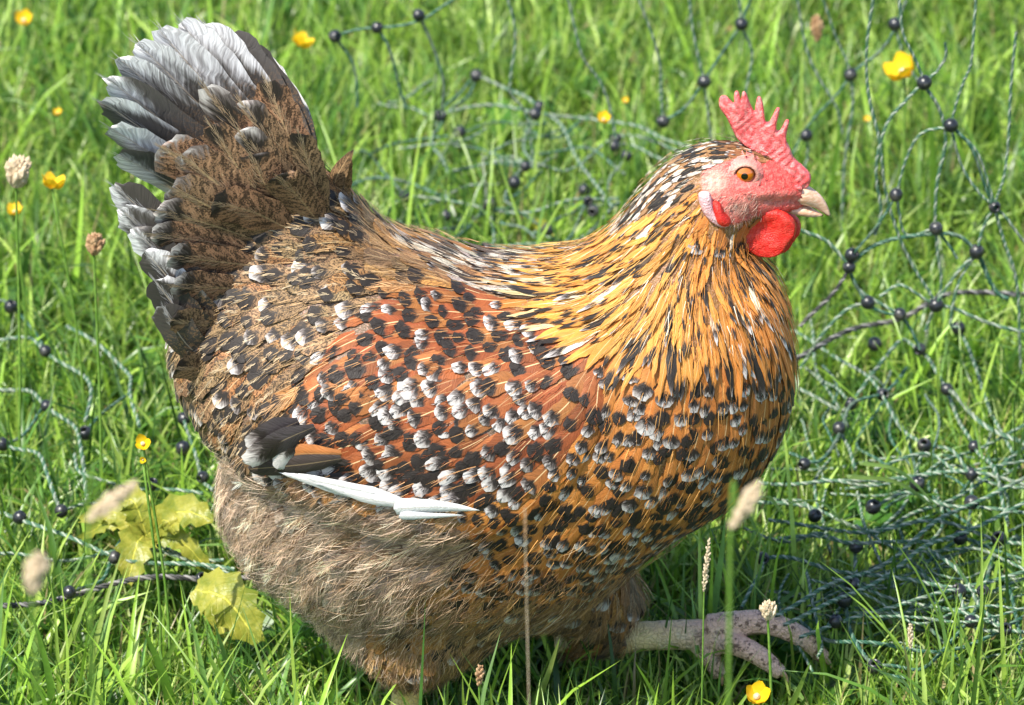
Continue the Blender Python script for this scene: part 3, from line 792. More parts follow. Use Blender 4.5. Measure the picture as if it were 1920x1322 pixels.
def fluff_col(px, py, rg):
    f = np.clip((px-780)/140+(py-1080)/400, 0, 1); a = nz2(px+py*.5, py-px*.4, 15, 1); b = nz2(px+py*.6, (py-px*.5)*1.6, 8, 4)
    grey = np.array([.78, .59, .43])*(.45+.75*a); brn = np.array([.42, .27, .15])
    c1 = grey if b > .40 or rg.random() < .2 else brn
    c2 = np.array([.50, .28, .11])*(.5+.8*a) if b > .45 else np.array([.16, .09, .045])
    if rg.random() < .1: c2 = np.array([.7, .55, .38])
    return np.clip((c1*(1-f)+c2*f)*rg.uniform(.75, 1.25), .01, .9)
RI = rid(SX, SY)
PRE = {'fluffy': lambda: (RI == 2) | ((SY > 1000) & (SX < 1300)), 'cont_dens': lambda: RI != 8,
       'cheekp': lambda: (RI == 8) & (((SX > 1335) & (SX < 1425) & (SY > 360)) | ((SX > 1330) & (SX < 1440) & (SY < 308)) | (SX < 1325))}
v, f, c = strands(14000, fluffy, lambda px, py, rg: (rg.uniform(20, 62) if py < 1200 else rg.uniform(16, 40))*S, fluff_col, .00015, .55, .38, 5, .003, .30)
k = len(v); VV = [v]; FF = [f]; CC = [c]
for (v_, f_, c_) in DOWN: VV.append(v_); FF.append(f_+k); CC.append(c_); k += len(v_)
link('down', mesh('down', np.vstack(VV), np.vstack(FF), [m_strand], {'fc': ('FLOAT_COLOR', np.clip(np.vstack(CC), .004, .95))}), hen, kind='stuff')
print('down faces', sum(len(x) for x in FF))
def contour(px, py, rg):
    return not inR('face', px, py) and not fluffy(px, py, rg)
def cont_col(px, py, rg):
    r_ = region(px, py)
    if r_ == 'hackle':
        t = rg.random()
        if t < .16: return (.10, .055, .025)
        g = np.array([.74, .39, .10]) if px < 1290 else np.array([.72, .30, .06]); 
        return g*rg.uniform(.8, 1.15) if t < .92 else np.array([.85, .76, .6])
    if r_ == 'crown': return [(.75, .66, .54), (.05, .035, .025), (.38, .2, .08)][int(rg.integers(3))]
    if r_ == 'saddle': return [(.8, .7, .55), (.1, .06, .04), (.5, .26, .1)][int(rg.integers(3))]
    if r_ == 'wing': return np.array([.58, .30, .12])*rg.uniform(.7, 1.1)
    if r_ == 'breast': return np.array([.72, .36, .10])*rg.uniform(.6, 1.1)
    return np.array([.55, .36, .18])*rg.uniform(.4, 1.2)
def cont_dens(px, py, rg):
    if not contour(px, py, rg): return False
    r_ = region(px, py)
    return rg.random() < {'hackle': 1, 'crown': 1, 'saddle': .6, 'wing': .13, 'breast': .16, 'rump': .35}.get(r_, .5)
v, f, c = strands(12000, cont_dens, lambda px, py, rg: rg.uniform(16, 50)*S*(.45 if py < 400 and px > 1150 else 1), cont_col, .00019, .15, .14, 6, .0038, .12)
link('loose_barbs', mesh('loose_barbs', v, f, [m_strand], {'fc': ('FLOAT_COLOR', c)}), hen, kind='stuff')
# bristly feathers on the cheek and around the ear
def cheekp(px, py, rg): return True
v, f, c = strands(520, cheekp, lambda px, py, rg: rg.uniform(8, 20)*S, lambda px, py, rg: [(.5, .36, .28), (.65, .50, .40), (.25, .16, .12)][int(rg.integers(3))], .00013, .3, .25, 8, .0003, .3)
link('cheek_bristles', mesh('cheek_bristles', v, f, [m_strand], {'fc': ('FLOAT_COLOR', c)}), hen, kind='stuff')
# ------------------------------------------------------------------ comb, wattles, lobe, beak, eye
COMB = [(1384,262),(1372,240),(1362,220),(1350,204),(1348,190),(1352,181),(1361,179),(1369,186),(1376,192),(1376,178),(1379,169),(1385,171),(1389,186),(1391,176),(1394,170),(1400,176),(1405,190),(1411,204),(1415,210),
        (1417,196),(1421,182),(1427,183),(1431,196),(1433,212),(1435,226),(1441,228),(1449,214),(1456,201),(1462,202),(1460,216),(1456,230),(1456,243),(1463,243),(1469,233),(1474,225),(1480,227),(1478,240),
        (1475,252),(1475,264),(1482,278),(1488,294),(1503,309),(1517,322),(1521,335),(1514,350),(1500,350),(1482,342),(1466,326),(1450,306),(1425,288),(1402,276)]
COMB = closed_smooth(COMB, 3)
cv_, cf_ = inflate_mesh(COMB, 1.6, lambda X, Y, s: .0036*(1-np.exp(-s*S/.0036))*(1.0+.8*smoothstep(240, 330, Y))*(1+.10*np.sin(X*.33+2*np.sin(Y*.11))*np.sin(Y*.29)), lambda X, Y: .0012*np.sin(X*.09)*smoothstep(290, 220, Y))
link('comb', mesh('comb', cv_, cf_, [m_comb]), hen)
def ell(cx, cy, a, b, n=40, ang=0, sq=0):
    t = np.linspace(0, 2*math.pi, n, endpoint=False)
    x = a*np.cos(t); y = b*np.sin(t)
    return np.stack([cx+x*math.cos(ang)-y*math.sin(ang), cy+x*math.sin(ang)+y*math.cos(ang)], 1)
for (cx, cy, a, b, y0, sg) in ((1440,434,50,48,-.0125,-1), (1456,430,42,45,.0115,1)):
    def wf(X, Y, s, cx=cx, cy=cy, a=a, b=b):
        w = .0050*(1-np.exp(-s*S/.0035)); r = np.hypot((X-cx)/a, (Y-cy+8)/b)
        return w*(1-.55*np.exp(-(r/.42)**2))*(1+.045*np.sin(X*.12+Y*.05+1.5*np.sin(Y*.09))+.015*np.sin(Y*.33+X*.2))
    ww_ = ell(cx, cy, a, b, ang=-.35); ww_[:, 1] = np.where(ww_[:, 1] < cy-5, cy-5+(ww_[:, 1]-cy+5)*.9, ww_[:, 1]); ww_[:, 0] += 6*np.sin(ww_[:, 1]*.05)+2.5*np.sin(np.arange(40)*.9)*(ww_[:, 1] > cy)
    wv, wfc = inflate_mesh(ww_, 2, wf, lambda X, Y, y0=y0: y0+.0012*np.sin(X*.05), plane=y0)
    link('wattle', mesh('wattle', wv, wfc, [m_wattle]), hen)
LOBE = closed_smooth([(1310,362),(1330,360),(1336,378),(1343,398),(1366,414),(1368,424),(1350,426),(1328,412),(1314,390)], 4)
for sg in (-1, 1):
    h = hit(1335, 395); y0 = (h.y if h else -.018)-.0012
    lv, lf = inflate_mesh(LOBE, 1.6, lambda X, Y, s: .7*s*S, y0, plane=y0); lv[:, 1] *= -sg; lf = lf if sg < 0 else lf[:, ::-1]
    link('earlobe', mesh('earlobe', lv, lf, [m_lobe]), hen, label='pale pink earlobe')
    RED = closed_smooth([(1336,378),(1350,380),(1358,396),(1370,412),(1366,424),(1346,420),(1338,402)], 4)
    lv, lf = inflate_mesh(RED, 1.6, lambda X, Y, s: 1.0*s*S, y0, plane=y0); lv[:, 1] *= -sg; lf = lf if sg < 0 else lf[:, ::-1]
    link('earlobe', mesh('earlobe', lv, lf, [m_wattle]), hen, label='red edge of the earlobe')
UB = closed_smooth([(1466,366),(1480,350),(1500,342),(1518,350),(1534,361),(1546,375),(1554,391),(1557,404),(1550,404),(1538,396),(1522,388),(1502,382),(1478,379)], 4)
LB = closed_smooth([(1468,378),(1490,381),(1510,385),(1530,394),(1544,403),(1540,406),(1520,406),(1495,401),(1472,395)], 4)
taper = lambda X: smoothstep(1562, 1500, X)*.75+.25
bv, bf = inflate_mesh(UB, 1.5, lambda X, Y, s: .85*s*S*taper(X)); link('upper_beak', mesh('upper_beak', bv, bf, [m_beak]), hen)
bv, bf = inflate_mesh(LB, 1.5, lambda X, Y, s: 1.3*s*S*taper(X)); link('lower_beak', mesh('lower_beak', bv, bf, [m_beak]), hen)
for sg in (-1, 1):                       # fleshy nostril flap
    nv, nf = inflate_mesh(ell(1494, 350, 13, 5, 20, .45), 1.2, lambda X, Y, s: .8*s*S, -.0068, plane=-.0068); nv[:, 1] *= -sg; nf = nf if sg < 0 else nf[:, ::-1]
    link('nostril', mesh('nostril', nv, nf, [m_comb]), hen)
EX, EY = 1397, 327
for sg in (-1, 1):
    h = hit(EX, EY); c0 = np.array(h); c0[1] *= -sg
    r = .0076; out = .0036
    bm = bmesh.new(); bmesh.ops.create_uvsphere(bm, u_segments=48, v_segments=32, radius=r)
    bmesh.ops.rotate(bm, verts=bm.verts, matrix=Matrix.Rotation(math.pi/2, 3, 'X'))
    me = bpy.data.meshes.new('eye'); bm.to_mesh(me); bm.free(); me.materials.append(m_eye)
    for p_ in me.polygons: p_.use_smooth = True
    o = bpy.data.objects.new('eye', me); C.objects.link(o); o.parent = hen
    o.location = (c0[0], c0[1]-sg*(r-out), c0[2]); o.rotation_euler = (0, 0, sg*.06)
    th_ = np.linspace(0, 2*math.pi, 48, endpoint=False); vv = []; ff = []
    for j, (rr, hh) in enumerate(((.0112, -.0006), (.0098, .0009), (.0086, .0011), (.0080, .0018), (.0071, .0021), (.0064, .0022), (.0060, .0014))):
        for t in th_:
            k = 1+.03*math.sin(13*t+j*2)*(j < 4); x, z = c0[0]+rr*k*math.cos(t)*1.04, c0[2]+rr*k*math.sin(t)*(1.0 if j < 3 else .92)
            s_ = body_bvh.ray_cast(Vector((x, sg*.2, z)), Vector((0, -sg, 0)))[0]
            ys_ = s_.y if s_ else c0[1]; w_ = min(1, j/3)
            vv.append((x, ys_*(1-w_)+(c0[1])*w_+sg*(hh+(.0004*math.sin(9*t+j) if j in (1, 2) else 0)), z))
    for j in range(6):
        for i in range(48):
            a, b = j*48+i, j*48+(i+1) % 48; ff.append((a, b, b+48, a+48))
    bc = np.tile([.66, .2, .17, 1.], (len(vv), 1)); bc[3*48:, :3] = (.55, .26, .2); bc[5*48:, :3] = (.30, .12, .09)
    link('eyelid', mesh('eyelid', vv, ff, [m_body], {'bc': ('FLOAT_COLOR', bc)}), hen)
# ------------------------------------------------------------------ legs
def leg(chains, name, label):
    parts = []
    for pts, ys, rr in chains:
        n = 6*len(pts); c2 = catmull(pts, n); t = np.linspace(0, 1, n)
        P = at_y(c2[:, 0], c2[:, 1], np.interp(t, np.linspace(0, 1, len(ys)), ys))
        rd = np.interp(t, np.linspace(0, 1, len(rr)), rr)*(1+.03*np.sin(np.arange(n)*2.4))
        parts.append(tube(P, rd, 12))
    V, F = remesh(parts, .0011, 4)
    o = link(name, mesh(name, V, F, [m_leg]), hen, label=label)
    return o
def claws(tips, parent_leg):
    for (a, b, ya, yb) in tips:
        P = catmull([a, ((a[0]+b[0])/2+2, (a[1]+b[1])/2-3), b], 8); Q = at_y(P[:, 0], P[:, 1], np.linspace(ya, yb, 8))
        v, f = tube(Q, np.linspace(.0028, .0004, 8), 8)
        me = bpy.data.meshes.new('claw'); me.from_pydata([tuple(x) for x in v], [], faces_of(f)); me.materials.append(m_beak)
        for p_ in me.polygons: p_.use_smooth = True
        o = bpy.data.objects.new('claw', me); C.objects.link(o); o.parent = parent_leg; o.matrix_parent_inverse = Matrix()
Y2 = .035
lg = leg([([(1040,1190),(1120,1200),(1220,1192),(1310,1190),(1350,1192)], [Y2,Y2,Y2], [.0115,.0104,.0096,.0102,.0108]),
     ([(1330,1180),(1390,1168),(1440,1168),(1502,1194),(1546,1234)], [Y2,Y2-.004,Y2-.006], [.0102,.0082,.0076,.0068,.0048]),
     ([(1335,1198),(1385,1210),(1430,1234),(1466,1264)], [Y2,Y2-.020,Y2-.030], [.0092,.0074,.0066,.0048]),
     ([(1340,1192),(1385,1176),(1430,1172),(1470,1180)], [Y2,Y2+.022,Y2+.034], [.0092,.0072,.0064,.005]),
     ([(1308,1198),(1330,1230),(1350,1268)], [Y2,Y2-.006,Y2-.010], [.0088,.0068,.0050])], 'leg', 'dirty pale foot lifted off the grass')
claws([((1540,1232),(1562,1256),Y2-.006,Y2-.006),((1462,1260),(1478,1280),Y2-.030,Y2-.031),((1466,1178),(1480,1186),Y2+.034,Y2+.036),((1348,1262),(1354,1286),Y2-.010,Y2-.012)], lg)
Y1 = -.03
zg = lambda px, z, y: proj(np.array([[at_y(px, 1300, 0)[0], 0, z]]))[1][0]
gy = float(zg(760, .010, 0))
lg = leg([([(780,1205),(760,1310),(755,1400),(752,gy-8)], [Y1,Y1], [.011,.0092,.0088,.010]),
     ([(752,gy-8),(800,gy-6),(860,gy+2),(900,gy+8)], [Y1,Y1], [.0098,.0075,.0066,.004]),
     ([(752,gy-8),(795,gy-2),(850,gy+8)], [Y1,Y1-.022,Y1-.040], [.0092,.007,.004]),
     ([(752,gy-8),(795,gy-6),(850,gy+6)], [Y1,Y1+.022,Y1+.040], [.0092,.007,.004]),
     ([(752,gy-8),(720,gy+2),(690,gy+8)], [Y1,Y1+.004,Y1+.006], [.009,.0065,.004])], 'leg', 'pale yellow standing leg')
claws([((896,gy+7),(916,gy+12),Y1,Y1)], lg)
# ------------------------------------------------------------------ netting
net = empty('poultry_netting', tuple(at_z(1650, 900, 0)), 'slack green poultry netting with black bead knots crumpled on the grass', 'netting')
YF = float(at_z(1750, 650, .12)[1])             # where the netting stands up behind, right
YB = YF+.32
def net_pts(pts, mode):
    P = np.asarray(pts, float)
    if mode[0] == 'g': return at_z(P[:, 0], P[:, 1], mode[1])
    return at_y(P[:, 0], P[:, 1], mode[1])
cords = [((.045,.115,.065),(.08,.155,.09),(.30,.35,.27)), ((.02,.075,.045),(.03,.10,.06),(.12,.20,.14)), ((.05,.05,.047),(.22,.21,.20),(.03,.03,.028))]
def twine(P, rad=.0013, kind=0, wob=.0045):
    L = np.linalg.norm(np.diff(P, axis=0), axis=1).sum(); n = max(8, int(L/.0019))
    Q = catmull(P, n)
    ph = rng.uniform(0, 9, 3); s = np.linspace(0, L, n)
    Q = Q+np.stack([np.sin(s*55+ph[0])*.3, np.sin(s*38+ph[1])*.5, np.sin(s*47+ph[2])], 1)*wob*np.sin(np.linspace(0, math.pi, n))[:, None]
    T = np.gradient(Q, axis=0); T /= np.linalg.norm(T, axis=1)[:, None]+1e-12
    ref = np.array([.1, .3, 1.]); A = np.cross(T, ref); A /= np.linalg.norm(A, axis=1)[:, None]+1e-9; B = np.cross(T, A)
    V = []; F = []; Cc = []; k = 0; pitch = .0085*rad/.0013; rad = rad*.88
    for c in range(3):
        th = s*2*math.pi/pitch+c*2*math.pi/3
        Ct = Q+(np.cos(th)[:, None]*A+np.sin(th)[:, None]*B)*rad*.62
        m = 4; a = np.linspace(0, 2*math.pi, m, endpoint=False)+.4
        vv = Ct[:, None]+rad*.62*(np.cos(a)[None, :, None]*A[:, None]+np.sin(a)[None, :, None]*B[:, None])
        V.append(vv.reshape(-1, 3)); i = np.arange(n-1)[:, None]*m+np.arange(m)[None]; j = np.arange(n-1)[:, None]*m+(np.arange(m)[None]+1) % m
        F.append(np.stack([i, j, j+m, i+m], -1).reshape(-1, 4)+k); k += n*m
        Cc.append(np.tile([*cords[kind][c], 1.], (n*m, 1)))
    link('twine', mesh('twine', np.vstack(V), np.vstack(F), [m_twine], {'tc': ('FLOAT_COLOR', np.vstack(Cc))}), net)
G = lambda z=.055: ('g', z)
FY = ('f', YF); BY = ('f', YB)
LINES = [
 # right, upper loops
 (('g',.105),2,.0022,[(1488,676),(1560,640),(1620,610),(1687,589),(1740,572),(1790,556),(1850,548),(1935,552)]),
 (FY,1,.0016,[(1592,500),(1640,462),(1700,436),(1750,428),(1795,440),(1831,472)]),(FY,1,.0017,[(1831,472),(1850,505),(1872,540),(1890,560)]),
 (FY,2,.0016,[(1592,505),(1555,545),(1500,612)]),(FY,0,.0015,[(1592,498),(1540,458),(1490,425)]),(FY,0,.0014,[(1592,505),(1610,540),(1650,562),(1687,589)]),
 (FY,1,.0013,[(1592,505),(1605,535),(1627,567),(1660,580),(1687,589)]),(FY,0,.0014,[(1627,567),(1580,592),(1530,635),(1500,690)]),(FY,0,.0015,[(1755,572),(1820,598),(1935,622)]),
 (FY,0,.0013,[(1650,556),(1685,540),(1715,545),(1755,572)]),(FY,0,.0014,[(1831,475),(1785,520),(1755,565),(1735,620)]),(FY,0,.0013,[(1831,475),(1800,520),(1785,600),(1797,615)]),
 (FY,1,.0013,[(1687,592),(1708,625),(1725,655)]),(FY,0,.0013,[(1755,428),(1760,480),(1765,530),(1757,570)]),(FY,1,.0012,[(1755,428),(1785,460),(1795,485)]),
 # standing netting behind, right
 (FY,0,.0014,[(1733,155),(1700,180),(1665,220),(1650,280),(1645,340),(1652,400),(1640,440)]),(FY,0,.0013,[(1733,155),(1712,110),(1695,60),(1684,-20)]),(FY,0,.0014,[(1733,160),(1760,205),(1772,265),(1755,340),(1753,428)]),
 (FY,0,.0012,[(1733,155),(1755,142),(1771,110),(1772,80)]),(FY,0,.0012,[(1783,235),(1800,170),(1822,100),(1832,-20)]),(FY,1,.0013,[(1783,238),(1830,300),(1865,388)]),(FY,0,.0012,[(1783,238),(1800,300),(1840,360),(1865,388)]),
 (FY,0,.0013,[(1640,-20),(1625,80),(1630,160),(1645,260),(1655,350),(1690,440),(1725,520),(1755,570)]),(BY,1,.0013,[(1595,140),(1550,195),(1512,254),(1480,300)]),(BY,1,.0013,[(1595,140),(1640,95),(1678,45),(1700,0)]),
 (BY,0,.0014,[(1595,145),(1600,210),(1580,320),(1578,420),(1592,480)]),(BY,0,.0012,[(1595,140),(1575,80),(1540,-10)]),(BY,0,.0012,[(1512,254),(1515,310),(1500,340)]),
 (BY,1,.0014,[(1390,45),(1350,110),(1320,153),(1285,195),(1243,228)]),(BY,1,.0013,[(1390,45),(1412,-20)]),(BY,0,.0013,[(1390,45),(1378,-20)]),(BY,0,.0013,[(1320,153),(1302,60),(1290,-20)]),
 (BY,0,.0012,[(1390,50),(1408,110),(1402,165),(1385,230)]),(BY,0,.0012,[(1243,228),(1235,110),(1190,-20)]),(BY,0,.0012,[(1320,158),(1330,220),(1336,280)]),(BY,0,.0012,[(1678,45),(1690,110),(1720,150)]),
 (FY,0,.0013,[(1865,388),(1845,430),(1831,470)]),(FY,0,.0012,[(1865,388),(1880,320),(1895,200),(1905,60)]),(FY,0,.0013,[(1865,392),(1890,470),(1905,560),(1915,700)]),(FY,0,.0012,[(1865,392),(1900,430),(1940,470)]),
 (FY,0,.0012,[(1865,380),(1835,300),(1790,240)]),(FY,1,.0012,[(1680,365),(1640,440),(1597,478)]),(FY,0,.0012,[(1680,365),(1700,300),(1730,240),(1783,238)]),(FY,0,.0012,[(1680,370),(1700,430),(1755,428)]),
 (BY,0,.0012,[(1490,-20),(1515,90),(1560,180),(1580,250)]),(BY,0,.0012,[(1060,-20),(1090,90),(1130,170),(1155,258)]),
 (BY,1,.0012,[(785,28),(810,90),(830,150),(828,215)]),(BY,1,.0012,[(707,52),(740,120),(760,200)]),(BY,1,.0012,[(628,68),(660,130),(670,200)]),(BY,1,.0012,[(628,68),(707,52),(785,28),(850,0)]),(BY,0,.0012,[(945,-20),(965,60),(960,160),(985,220),(1000,300)]),
 # middle, behind the back
 (G(.105),0,.0016,[(893,142),(960,163),(1012,203)]),(G(.10),1,.0014,[(893,142),(850,180),(825,217)]),(G(.10),1,.0013,[(893,146),(870,190),(835,225),(815,250)]),(G(.105),0,.0014,[(825,217),(850,207),(920,203),(1003,212),(1100,215),(1190,235),(1240,262),(1300,276)]),
 (G(.10),0,.0015,[(1012,210),(1055,240),(1078,285),(1120,352),(1150,390)]),(G(.095),0,.0014,[(825,217),(808,255),(830,300),(840,330)]),(G(.095),1,.0015,[(630,356),(700,341),(780,347),(845,372)]),
 (G(.095),0,.0014,[(760,368),(840,377),(917,382),(990,391),(1050,385),(1103,378),(1160,372)]),(G(.095),0,.0013,[(850,320),(930,303),(985,312),(1025,316),(1060,312),(1110,282),(1155,262),(1210,262),(1300,295)]),
 (G(.095),0,.0013,[(1155,270),(1200,284),(1250,300)]),(G(.088),1,.0014,[(917,382),(870,418),(800,440)]),(G(.088),0,.0014,[(910,465),(990,464),(1060,448),(1120,415),(1160,380)]),(G(.088),0,.0014,[(917,388),(924,440),(912,465)]),
 (G(.095),0,.0013,[(985,312),(955,340),(950,370),(970,395)]),(G(.088),1,.0013,[(1103,378),(1060,410),(1000,440)]),(G(.088),0,.0013,[(1003,212),(985,260),(1000,310)]),(G(.088),1,.0013,[(760,368),(720,400),(700,420)]),
 (G(.088),0,.0013,[(1103,382),(1075,430),(1040,470)]),(G(.088),1,.0013,[(640,300),(700,290),(760,368)]),(G(.095),0,.0012,[(1175,290),(1150,330),(1130,380)]),
 # right, middle tangle
 (G(.085),0,.0015,[(1500,730),(1560,760),(1595,757),(1640,700),(1690,640),(1725,655)]),(G(.085),1,.0014,[(1480,850),(1530,860),(1573,805),(1600,770),(1655,740),(1700,690)]),(G(.078),0,.0014,[(1573,803),(1590,840),(1604,880)]),
 (G(.085),0,.0014,[(1490,620),(1560,660),(1610,700),(1655,740),(1690,800),(1733,835)]),(G(.078),0,.0013,[(1520,600),(1540,700),(1595,757)]),(G(.078),0,.0013,[(1510,690),(1550,720),(1590,800)]),
 (G(.078),0,.0015,[(1725,655),(1750,690),(1775,730),(1800,790),(1827,837)]),(G(.085),0,.0018,[(1775,730),(1810,760),(1870,800),(1935,840)]),(G(.078),0,.0014,[(1797,615),(1835,700),(1860,780),(1900,850)]),
 (G(.078),0,.0014,[(1733,835),(1780,850),(1822,889),(1880,905),(1935,915)]),(G(.085),0,.0014,[(1640,880),(1733,855),(1790,875),(1822,889)]),(G(.085),0,.0014,[(1827,837),(1850,870),(1875,920),(1890,980)]),(G(.078),0,.0014,[(1720,907),(1760,880),(1827,837),(1935,790)]),
 # lower right, long crossing strands
 (G(.085),0,.0015,[(1420,905),(1500,912),(1600,900),(1720,885),(1822,889),(1935,912)]),(G(.078),0,.0015,[(1400,940),(1528,955),(1640,990),(1720,968),(1822,910),(1935,830)]),(G(.085),0,.0015,[(1440,975),(1550,985),(1650,1000),(1760,985),(1873,1010),(1935,1020)]),
 (G(.085),0,.0016,[(1430,1047),(1500,1045),(1600,1072),(1700,1095),(1798,1100),(1935,1068)]),(G(.092),0,.0016,[(1455,1155),(1560,1100),(1650,1050),(1740,1000),(1822,942),(1935,890)]),(G(.092),0,.0016,[(1470,1172),(1580,1122),(1680,1062),(1780,1010),(1935,935)]),
 (G(.085),0,.0015,[(1500,1195),(1583,1160),(1700,1140),(1798,1108),(1843,1108)]),(G(.078),1,.0015,[(1500,1165),(1560,1205),(1640,1218),(1740,1215),(1850,1190),(1935,1150)]),(G(.085),0,.0015,[(1460,1010),(1528,1000),(1605,1025),(1700,1020),(1800,1008)]),
 (G(.078),0,.0014,[(1822,889),(1824,942),(1805,1008)]),(G(.085),0,.0015,[(1740,1030),(1800,1080),(1843,1130),(1880,1180)]),(G(.078),0,.0014,[(1733,835),(1728,870),(1690,940),(1640,1010)]),(G(.078),0,.0015,[(1605,1025),(1603,1090),(1583,1125),(1550,1180)]),
 (G(.078),1,.0015,[(1583,1125),(1600,1200),(1640,1250),(1700,1270)]),(G(.085),0,.0014,[(1798,1108),(1820,1165),(1885,1180),(1935,1190)]),(G(.085),0,.0014,[(1430,1047),(1420,1090),(1390,1140)]),(G(.078),1,.0014,[(1800,1008),(1850,1030),(1935,1050)]),
 (G(.078),0,.0013,[(1528,967),(1500,940),(1450,935)]),(G(.078),1,.0014,[(1640,1250),(1740,1240),(1820,1165),(1873,1010)]),(G(.078),0,.0013,[(1395,990),(1480,1020),(1540,1010),(1605,1025)]),(G(.085),0,.0014,[(1560,1085),(1640,1110),(1760,1130),(1885,1180)]),
 (G(.078),0,.0013,[(1700,1060),(1760,1100),(1830,1110),(1935,1080)]),(G(.085),0,.0014,[(1640,950),(1700,930),(1760,935),(1822,942),(1935,965)]),
 # left
 (G(.085),0,.0015,[(-20,640),(50,640),(85,658),(150,688),(172,730),(160,790)]),(G(.085),0,.0016,[(-20,728),(50,738),(87,761),(135,790),(155,850),(163,940)]),(G(.085),0,.0015,[(125,612),(200,655),(240,700),(248,750),(262,800)]),
 (G(.078),1,.0013,[(87,761),(50,800),(5,833)]),(G(.085),0,.0015,[(5,833),(60,850),(92,900),(115,958)]),(G(.085),0,.0016,[(-20,950),(37,970),(110,1010),(215,1045),(330,1050),(440,1068)]),(G(.078),0,.0014,[(-20,1040),(100,1040),(250,1035),(430,1075)]),
 (G(.08),2,.0022,[(-20,1138),(100,1121),(250,1100),(378,1085),(480,1080)]),(G(.085),0,.0014,[(140,852),(150,895),(220,905),(285,908),(380,925)]),(G(.085),0,.0014,[(345,785),(360,840),(378,890),(400,920)]),(G(.078),0,.0014,[(258,1017),(330,1040),(420,1050)]),
 (G(.078),1,.0014,[(130,1110),(190,1080),(215,1045),(235,1000)]),(G(.078),0,.0013,[(115,958),(200,955),(258,1017)]),(G(.085),1,.0013,[(160,812),(200,760),(240,740)]),(G(.078),1,.0013,[(-20,560),(20,575),(60,610),(85,658)]),
]
rt = random.Random(21)
for i in range(20):                        # the heap at the right: more slack meshes of the same net
    y0 = rt.uniform(830, 1230); x0 = rt.uniform(1430, 1640); y1 = y0+rt.uniform(-170, 60); n_ = rt.randint(4, 6)
    pts = [(x0+(1935-x0)*k/(n_-1)*rt.uniform(.92, 1.05), y0+(y1-y0)*k/(n_-1)+rt.uniform(-22, 22)) for k in range(n_)]
    LINES.append((('g', rt.uniform(.055, .088)), rt.choice([0, 0, 1]), rt.uniform(.0010, .0013), pts))
for i in range(16):
    x0 = rt.uniform(1470, 1860); y0 = rt.uniform(640, 1100); pts = [(x0, y0), (x0+rt.uniform(-30, 40), y0+rt.uniform(40, 60)), (x0+rt.uniform(-30, 60), y0+rt.uniform(100, 130)), (x0+rt.uniform(-40, 80), y0+rt.uniform(160, 200))]
    LINES.append((('g', rt.uniform(.055, .085)), rt.choice([0, 1]), rt.uniform(.0011, .0014), pts))
for i in range(20):                        # slack net lying behind the back
    x0, y0 = rt.uniform(640, 1080), rt.uniform(190, 440); dx = rt.uniform(60, 180); dy_ = rt.uniform(-60, 60)
    LINES.append((('g', rt.uniform(.075, .10)), rt.choice([0, 1, 1]), .0013, [(x0, y0), (x0+dx*.5, y0+dy_*.3+rt.uniform(-25, 25)), (x0+dx, y0+dy_)]))
for mode, kind, rad, pts in LINES: twine(net_pts(pts, mode), rad, kind)
bm = bmesh.new(); bmesh.ops.create_uvsphere(bm, u_segments=18, v_segments=12, radius=1.0)
bmesh.ops.delete(bm, geom=[v_ for v_ in bm.verts if v_.co.z > .93], context='VERTS')
top = [e for e in bm.edges if e.is_boundary]
g_ = bmesh.ops.extrude_edge_only(bm, edges=top); vs = [x for x in g_['geom'] if isinstance(x, bmesh.types.BMVert)]
for v_ in vs: v_.co.z -= .35; v_.co.x *= .75; v_.co.y *= .75
me_b = bpy.data.meshes.new('bead'); bm.to_mesh(me_b); bm.free(); me_b.materials.append(m_bead)
for p_ in me_b.polygons: p_.use_smooth = True
BEADS = [(BY,[(785,28),(707,52),(628,68),(1390,45),(1320,153),(1243,228),(1512,254),(1595,140),(1678,45)]),
 (G(.105),[(893,142),(825,217),(1012,200),(1003,214),(1155,260),(1152,274),(1175,292),(862,247)]),
 (G(.098),[(985,312),(760,368),(917,382),(1103,377),(1095,356),(1112,396),(835,405),(910,465),(960,476),(1028,430),(965,342)]),
 (FY,[(1733,155),(1783,235),(1865,388),(1680,365),(1831,472),(1592,501),(1597,478),(1627,567),(1687,589),(1755,572),(1755,428)]),
 (G(.085),[(1725,655),(1797,615),(1573,803),(1595,757),(1733,835),(1827,837),(1822,889),(1720,907),(1637,950),(1822,942),(1800,1008),(1873,1010),(1605,1025),(1528,967),(1430,1047),
   (1600,1095),(1583,1125),(1798,1108),(1843,1108),(1820,1165),(1885,1180),(1640,1250),(1567,1165),(1655,740),(1775,730),(1508,870),(1640,645)]),
 (G(.085),[(85,658),(87,761),(160,812),(5,833),(115,958),(37,970),(285,908),(258,1017),(215,1045),(130,1110),(345,785),(377,800),(343,840),(380,895),(20,575)]),(G(.08),[(378,1085)])]
for mode, pts in BEADS:
    for p in net_pts(pts, mode):
        o = link('bead', me_b, net); sc = rng.uniform(.0043, .0054)
        o.matrix_basis = Matrix.Translation(Vector(p)) @ Matrix.Rotation(rng.uniform(0, 6.28), 4, 'Z') @ Matrix.Rotation(rng.uniform(.2, 1.9), 4, 'X') @ Matrix.Diagonal((sc, sc, sc*1.05, 1))
